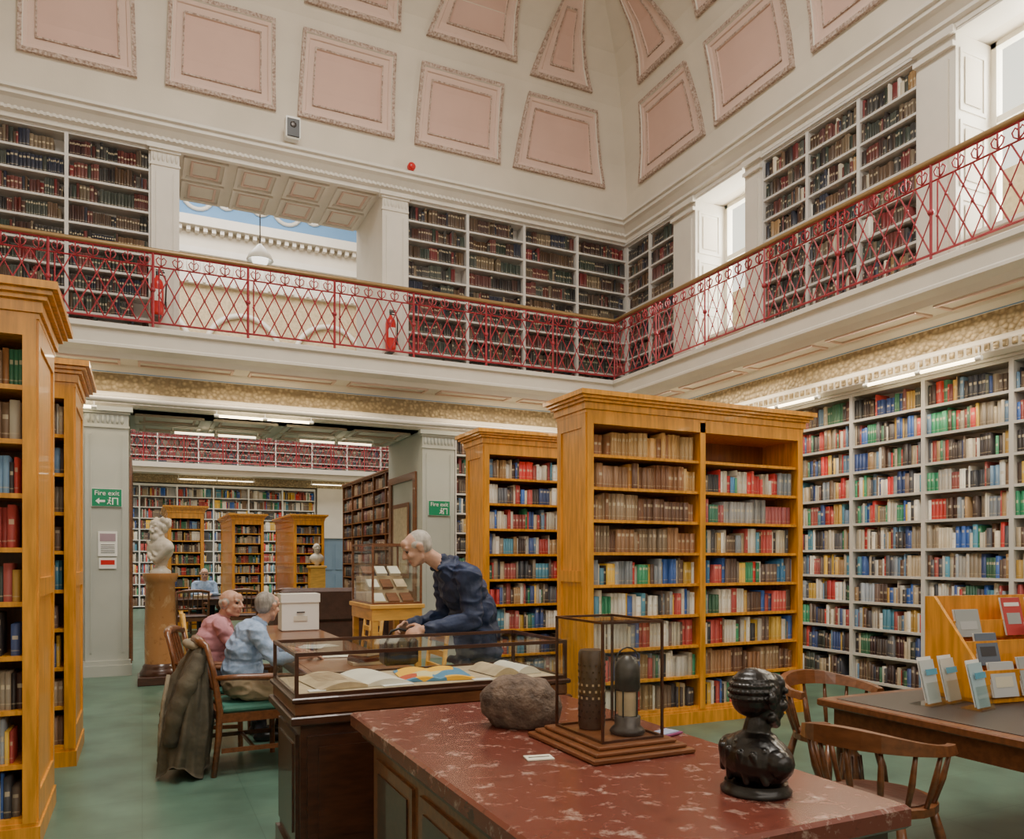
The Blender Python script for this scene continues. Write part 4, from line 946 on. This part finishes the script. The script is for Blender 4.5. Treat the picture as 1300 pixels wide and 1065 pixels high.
# dark bronze bust: head and draped shoulders
e=empty('bronze_bust',(1.555,1.69,0.851)); b=MB(); b.lathe([(0.095,0),(0.098,0.008),(0.088,0.014),(0.086,0.03)],(0,0,0),'bronze',28); b.build('socle',parent=e)
B='bronze'
P=[C((0,0,.095),.080,(0,0,.10),.080,B),E((0,0.0,.092),(.128,.085,.075),B),C((-.105,-.005,.100),.040,(.105,-.005,.100),.040,B),E((0,.03,.085),(.10,.058,.066),B),
   C((-.095,0,.115),.028,(0,-.01,.150),.032,B),C((.095,0,.115),.028,(0,-.01,.150),.032,B),
   C((0,-.005,.12),.044,(0,.006,.19),.036,B),
   C((-.085,-.035,.13),.010,(0,-.055,.14),.012,B),C((.085,-.035,.13),.010,(0,-.055,.14),.012,B),C((-.085,-.035,.13),.011,(-.03,.06,.08),.011,B),C((.085,-.035,.13),.011,(.03,.06,.08),.011,B),
   C((-.06,-.068,.12),.010,(-.09,-.045,.05),.010,B),C((-.02,-.078,.12),.010,(-.03,-.065,.04),.010,B),C((.03,-.076,.12),.010,(.04,-.06,.04),.010,B),C((.07,-.062,.12),.010,(.095,-.04,.05),.010,B)]
P+=head((0,.013,.258),0,0.0,0.80,B,B,B,B)
for q in(-0.2,0.1,0.38,0.66,0.94,1.22):
    for k in range(18):
        a=3.1+k*0.21+0.11*((q*7)%1)
        P.append(E((.0565*math.cos(a)*math.cos(q),-.010+.066*math.sin(a)*math.cos(q),.278+.061*math.sin(q)),(.0075,.0075,.0062),B))
sculpt('bust',P,0.0025,4,parent=e,rz=-math.pi/2-0.1)

# far seated man
P=[]; cx,cy=1.15,17.2
P+=[E((cx,cy,0.62),(.18,.15,.14),'darktr'),E((cx,cy,0.85),(.19,.14,.22),'blueshirt'),C((cx-.16,cy,1.0),.065,(cx+.16,cy,1.0),.065,'blueshirt'),C((cx,cy,1.02),.05,(cx,cy-.02,1.12),.05,'skin')]
for s in(-1,1):
    P+=[C((cx+s*.19,cy,.98),.06,(cx+s*.22,cy-.12,.78),.05,'blueshirt'),C((cx+s*.22,cy-.12,.78),.05,(cx+s*.1,cy-.35,.80),.035,'blueshirt'),C((cx+s*.1,cy,.58),.085,(cx+s*.12,cy-.4,.56),.06,'darktr'),C((cx+s*.12,cy-.4,.56),.058,(cx+s*.12,cy-.38,.1),.045,'darktr'),C((cx+s*.12,cy-.36,.045),.04,(cx+s*.12,cy-.5,.04),.035,'black')]
    P+=hand((cx+s*.1,cy-.35,.80),(-s*.3,-1,0),(0,0,1),(-s,0,0),0.4)
P+=head((cx,cy-.03,1.2),math.pi,0.25,1,hair='hairw')
sculpt('seated_man',P,0.008,3); armchair('wooden_armchair',(cx,cy+0.02,0),math.pi)
b=MB(); b.bbox(0.3,2.9,15.9,16.95,0.71,0.75,'dwood'); b.box(0.4,2.8,16,16.85,0.62,0.71,'dwood')
for x in(0.5,2.7):
    for y in(16.05,16.8): b.lathe([(0.03,0),(0.04,0.05),(0.03,0.15),(0.05,0.4),(0.04,0.63)],(x,y,0),'dwood',10)
for x in(0.9,2.2): b.box(x,x+0.3,16.2,16.5,0.75,0.80,'oldpaper')
b.build('library_table')
armchair('wooden_armchair',(0.8,15.55,0),0.1,seat='brownleather'); armchair('wooden_armchair',(1.7,15.5,0),-0.1,seat='brownleather'); armchair('wooden_armchair',(2.5,15.55,0),0.0,seat='brownleather')
b=MB()
b.bbox(-0.95,0.95,-0.4,0.45,0.08,0.42,'brownleather',0.03); b.bbox(-0.95,0.95,0.25,0.48,0.4,1.0,'brownleather',0.06); 
for x in(-1,1): b.bbox(x*0.95-0.12,x*0.95+0.12,-0.42,0.45,0.08,0.66,'brownleather',0.05)
for x in(-0.42,0.42): b.bbox(x-0.40,x+0.40,-0.42,0.25,0.42,0.54,'brownleather',0.04)
for x in(-0.9,0.9):
    for y in(-0.35,0.4): b.tube((x,y,0),(x,y,0.1),0.025,0.03,'dwood')
b.build('leather_sofa',(3.1,14.1,0),math.pi-0.05)
b=MB(); b.box(3.79,3.805,11.85,12.7,1.2,2.4,'mwood'); b.box(3.785,3.79,11.92,12.63,1.27,2.33,'oldpaper'); b.build('notice_board')

# ------------------------------------------------------------------ wall items
def text(s,loc,rot,size,m,parent):
    cu=bpy.data.curves.new(s,'FONT'); cu.body=s; cu.size=size; cu.extrude=0.001; cu.align_x='CENTER'
    o=bpy.data.objects.new('lettering',cu); COL.objects.link(o); o.location=loc; o.rotation_euler=rot; cu.materials.append(M[m]); o.parent=parent
def exit_sign(loc,flip=1):
    e=empty('fire_exit_sign',loc); b=MB(); b.box(-0.17,0.17,0,0.012,-0.11,0.11,'signg'); b.box(-0.175,0.175,0.003,0.014,-0.115,0.115,'wht')
    y=-0.002
    b.add([(flip*-0.13,y,-0.045),(flip*-0.085,y,-0.085),(flip*-0.085,y,-0.005)],[(0,1,2)],'wht'); b.box(min(flip*-0.085,flip*-0.02),max(flip*-0.085,flip*-0.02),y,0,-0.058,-0.032,'wht')
    b.box(0.06,0.13,y,0,-0.09,0.0,'wht') ; b.box(0.075,0.118,y-0.002,y,-0.09,-0.012,'signg')
    b.sph((0.035,0,-0.005),0.012,'wht',8); b.tube((0.035,y,-0.02),(0.025,y,-0.055),0.008,0.008,'wht',6); b.tube((0.025,y,-0.055),(0.045,y,-0.088),0.006,0.006,'wht',6); b.tube((0.025,y,-0.055),(0.005,y,-0.085),0.006,0.006,'wht',6); b.tube((0.05,y,-0.045),(0.01,y,-0.03),0.005,0.005,'wht',6)
    b.build('board',parent=e); text('Fire exit',(0,-0.002,0.03),(math.pi/2,0,0),0.085,'wht',e)
exit_sign((-0.41,11.27,2.29),1); exit_sign((4.10,11.27,2.28),-1)
b=MB(); b.box(-0.11,0.11,0,0.01,-0.16,0.16,'wht'); b.box(-0.09,0.09,-0.003,0,0.03,0.13,flat((0.35,0.25,0.3))); 
for k in range(5): b.box(-0.08,0.08,-0.002,0,-0.02-k*0.025,-0.012-k*0.025,'black')
b.build('notice_sheet',(-0.40,11.28,1.70)); 
b=MB(); b.box(-0.10,0.10,0,0.01,-0.07,0.07,'wht'); b.box(-0.08,0.08,-0.002,0,-0.02,0.04,'redp'); b.build('notice_sheet',(-0.40,11.28,1.45))
b=MB(); b.bbox(-0.1,0.1,-0.12,0.02,-0.16,0.16,'wht',0.02); b.bbox(-0.085,0.085,-0.13,-0.11,-0.14,0.12,'black',0.01); b.box(-0.03,0.03,0,0.16,-0.03,0.03,'wht'); b.sph((0,-0.13,0.03),(0.045,0.012,0.045),'steel',12); b.build('wall_speaker',(1.92,11.38,7.58))
b=MB(); 
b.add([( 0.06*math.cos(2*math.pi*k/20),y_,0.06*math.sin(2*math.pi*k/20)) for y_ in(0,-0.06) for k in range(20)],[(k,(k+1)%20,20+(k+1)%20,20+k) for k in range(20)]+[tuple(range(20,40))],'redp'); b.sph((0,-0.06,0),(0.05,0.03,0.05),'redp'); b.build('fire_alarm_bell',(3.72,11.50,7.50))
def ext(loc):
    b=MB(); b.lathe([(0.06,0),(0.075,0.02),(0.078,0.05),(0.078,0.40),(0.065,0.46),(0.03,0.50),(0.02,0.53)],(0,0,0),'redp',20); b.lathe([(0.018,0.53),(0.02,0.57),(0.015,0.58)],(0,0,0),'black',10)
    b.box(-0.02,0.09,-0.012,0.012,0.575,0.59,'black'); b.box(-0.02,0.08,-0.01,0.01,0.60,0.612,'black'); b.path([(0.02,0,0.55),(0.09,0,0.54),(0.11,0,0.44),(0.10,0,0.2)],0.010,'black',6); b.tube((0.10,0,0.2),(0.10,0,0.1),0.014,0.02,'black'); b.box(-0.05,0.05,-0.0795,-0.06,0.18,0.33,'wht'); b.build('fire_extinguisher',loc)
ext((0.18,11.36,4.72)); ext((3.36,11.36,4.62))
b=MB(); b.box(0.13,0.23,11.28,11.52,4.69,4.715,'steel'); b.box(3.31,3.41,11.28,11.52,4.59,4.615,'steel'); b.build('extinguisher_bracket')
def strip(p0,p1,n='strip_light',m='strip'):
    b=MB(); p0=Vector(p0);p1=Vector(p1); d=(p1-p0).normalized(); b.tube(p0,p1,0.018,0.018,m,8)
    for q in(0,0.5,1): c=p0.lerp(p1,q); b.tube(c-d*0.03,c+d*0.03,0.025,0.025,'wht',8); b.tube(c,c+Vector((0,0,0.11)),0.008,0.008,'wht',6)
    b.build(n)
for y in(10.2,8.2,6.2,4.2,2.2): strip((7.30,y,3.44),(7.30,y-1.3,3.44))
for x in(-1.8,0.9,4.6,6.0): strip((x,11.16,3.42),(x+1.25,11.16,3.42))
for x in(0.4,2.2): strip((x,12.5,3.36),(x+1.2,12.5,3.36),m='stripf')  # extra strips, added to brighten the passage soffit
for k in range(3): strip((-3+k*4,25.9,3.95),(-0.8+k*4,25.9,3.95),m='stripf')
b=MB(); b.tube((-4.4,10.98,3.50),(7.2,10.98,3.50),0.035,0.035,'white',10)
for x in(-2,0.2,2.4,4.6,6.6): b.tube((x,10.98,3.50),(x,11.3,3.56),0.012,0.012,'white')
b.build('service_pipe')
b=MB(); b.tube((0,0,0.25),(0,0,8.0),0.012,0.012,'steel'); b.lathe([(0.03,0.30),(0.08,0.24),(0.20,0.10),(0.24,0.0),(0.23,-0.01),(0.18,0.08),(0.06,0.2)],(0,0,0),'wht',24); b.sph((0,0,0.02),(0.15,0.15,0.14),'bulb',16); b.build('pendant_lamp',(1.96,15,7.0))

# ------------------------------------------------------------------ lights
def area(name,loc,rot,sx,sy,P,col=(1,1,1)):
    l=bpy.data.lights.new(name,'AREA'); l.shape='RECTANGLE'; l.size=sx; l.size_y=sy; l.energy=P; l.color=col
    o=bpy.data.objects.new(name,l); COL.objects.link(o); o.location=loc; o.rotation_euler=rot; return o
area('overhead_fill_light',(1.6,3.8,10.9),(0,0,0),3.0,6.2,1000,(1.0,0.945,0.86))  # added overhead fill lamp, stands in for an assumed skylight
for k,(y0,y1) in enumerate(wins): area('window_daylight_%d'%(k+1),(8.9,(y0+y1)/2,6.1),(0,math.radians(80),0),2.2,1.2,260,(1.0,0.94,0.82))
area('far_room_fill_light',(2,20,14.5),(0,0,0),8,8,2500,(1.0,0.96,0.90))  # added fill for the far room; its ceiling has no opening
for y in(8.6,6.0,3.2): area('gallery_downlight',(7.15,y,3.95),(0,math.radians(20),0),0.2,2.2,44,(1.0,0.83,0.58))
for x in(-1.0,1.8,5.2): area('gallery_downlight',(x,11.0,3.93),(math.radians(-20),0,0),2.2,0.2,26,(1.0,0.80,0.52))
area('rear_fill_light',(1.5,-3.8,5.2),(math.radians(80),0,0),9,3.2,240,(1.0,0.93,0.84))  # added fill from behind the camera; no window in that wall
w=bpy.data.worlds.new('World'); bpy.context.scene.world=w; w.use_nodes=True
w.node_tree.nodes['Background'].inputs[0].default_value=(1.0,0.95,0.80,1); w.node_tree.nodes['Background'].inputs[1].default_value=2.0

# camera
cam=bpy.data.cameras.new('Camera'); co=bpy.data.objects.new('Camera',cam); COL.objects.link(co)
co.location=(0,0,1.5); co.rotation_euler=(math.pi/2,0,math.radians(-25.3)); cam.sensor_fit='HORIZONTAL'; cam.sensor_width=36; cam.lens=27.5; cam.shift_y=0.1365; cam.clip_end=200
bpy.context.scene.camera=co
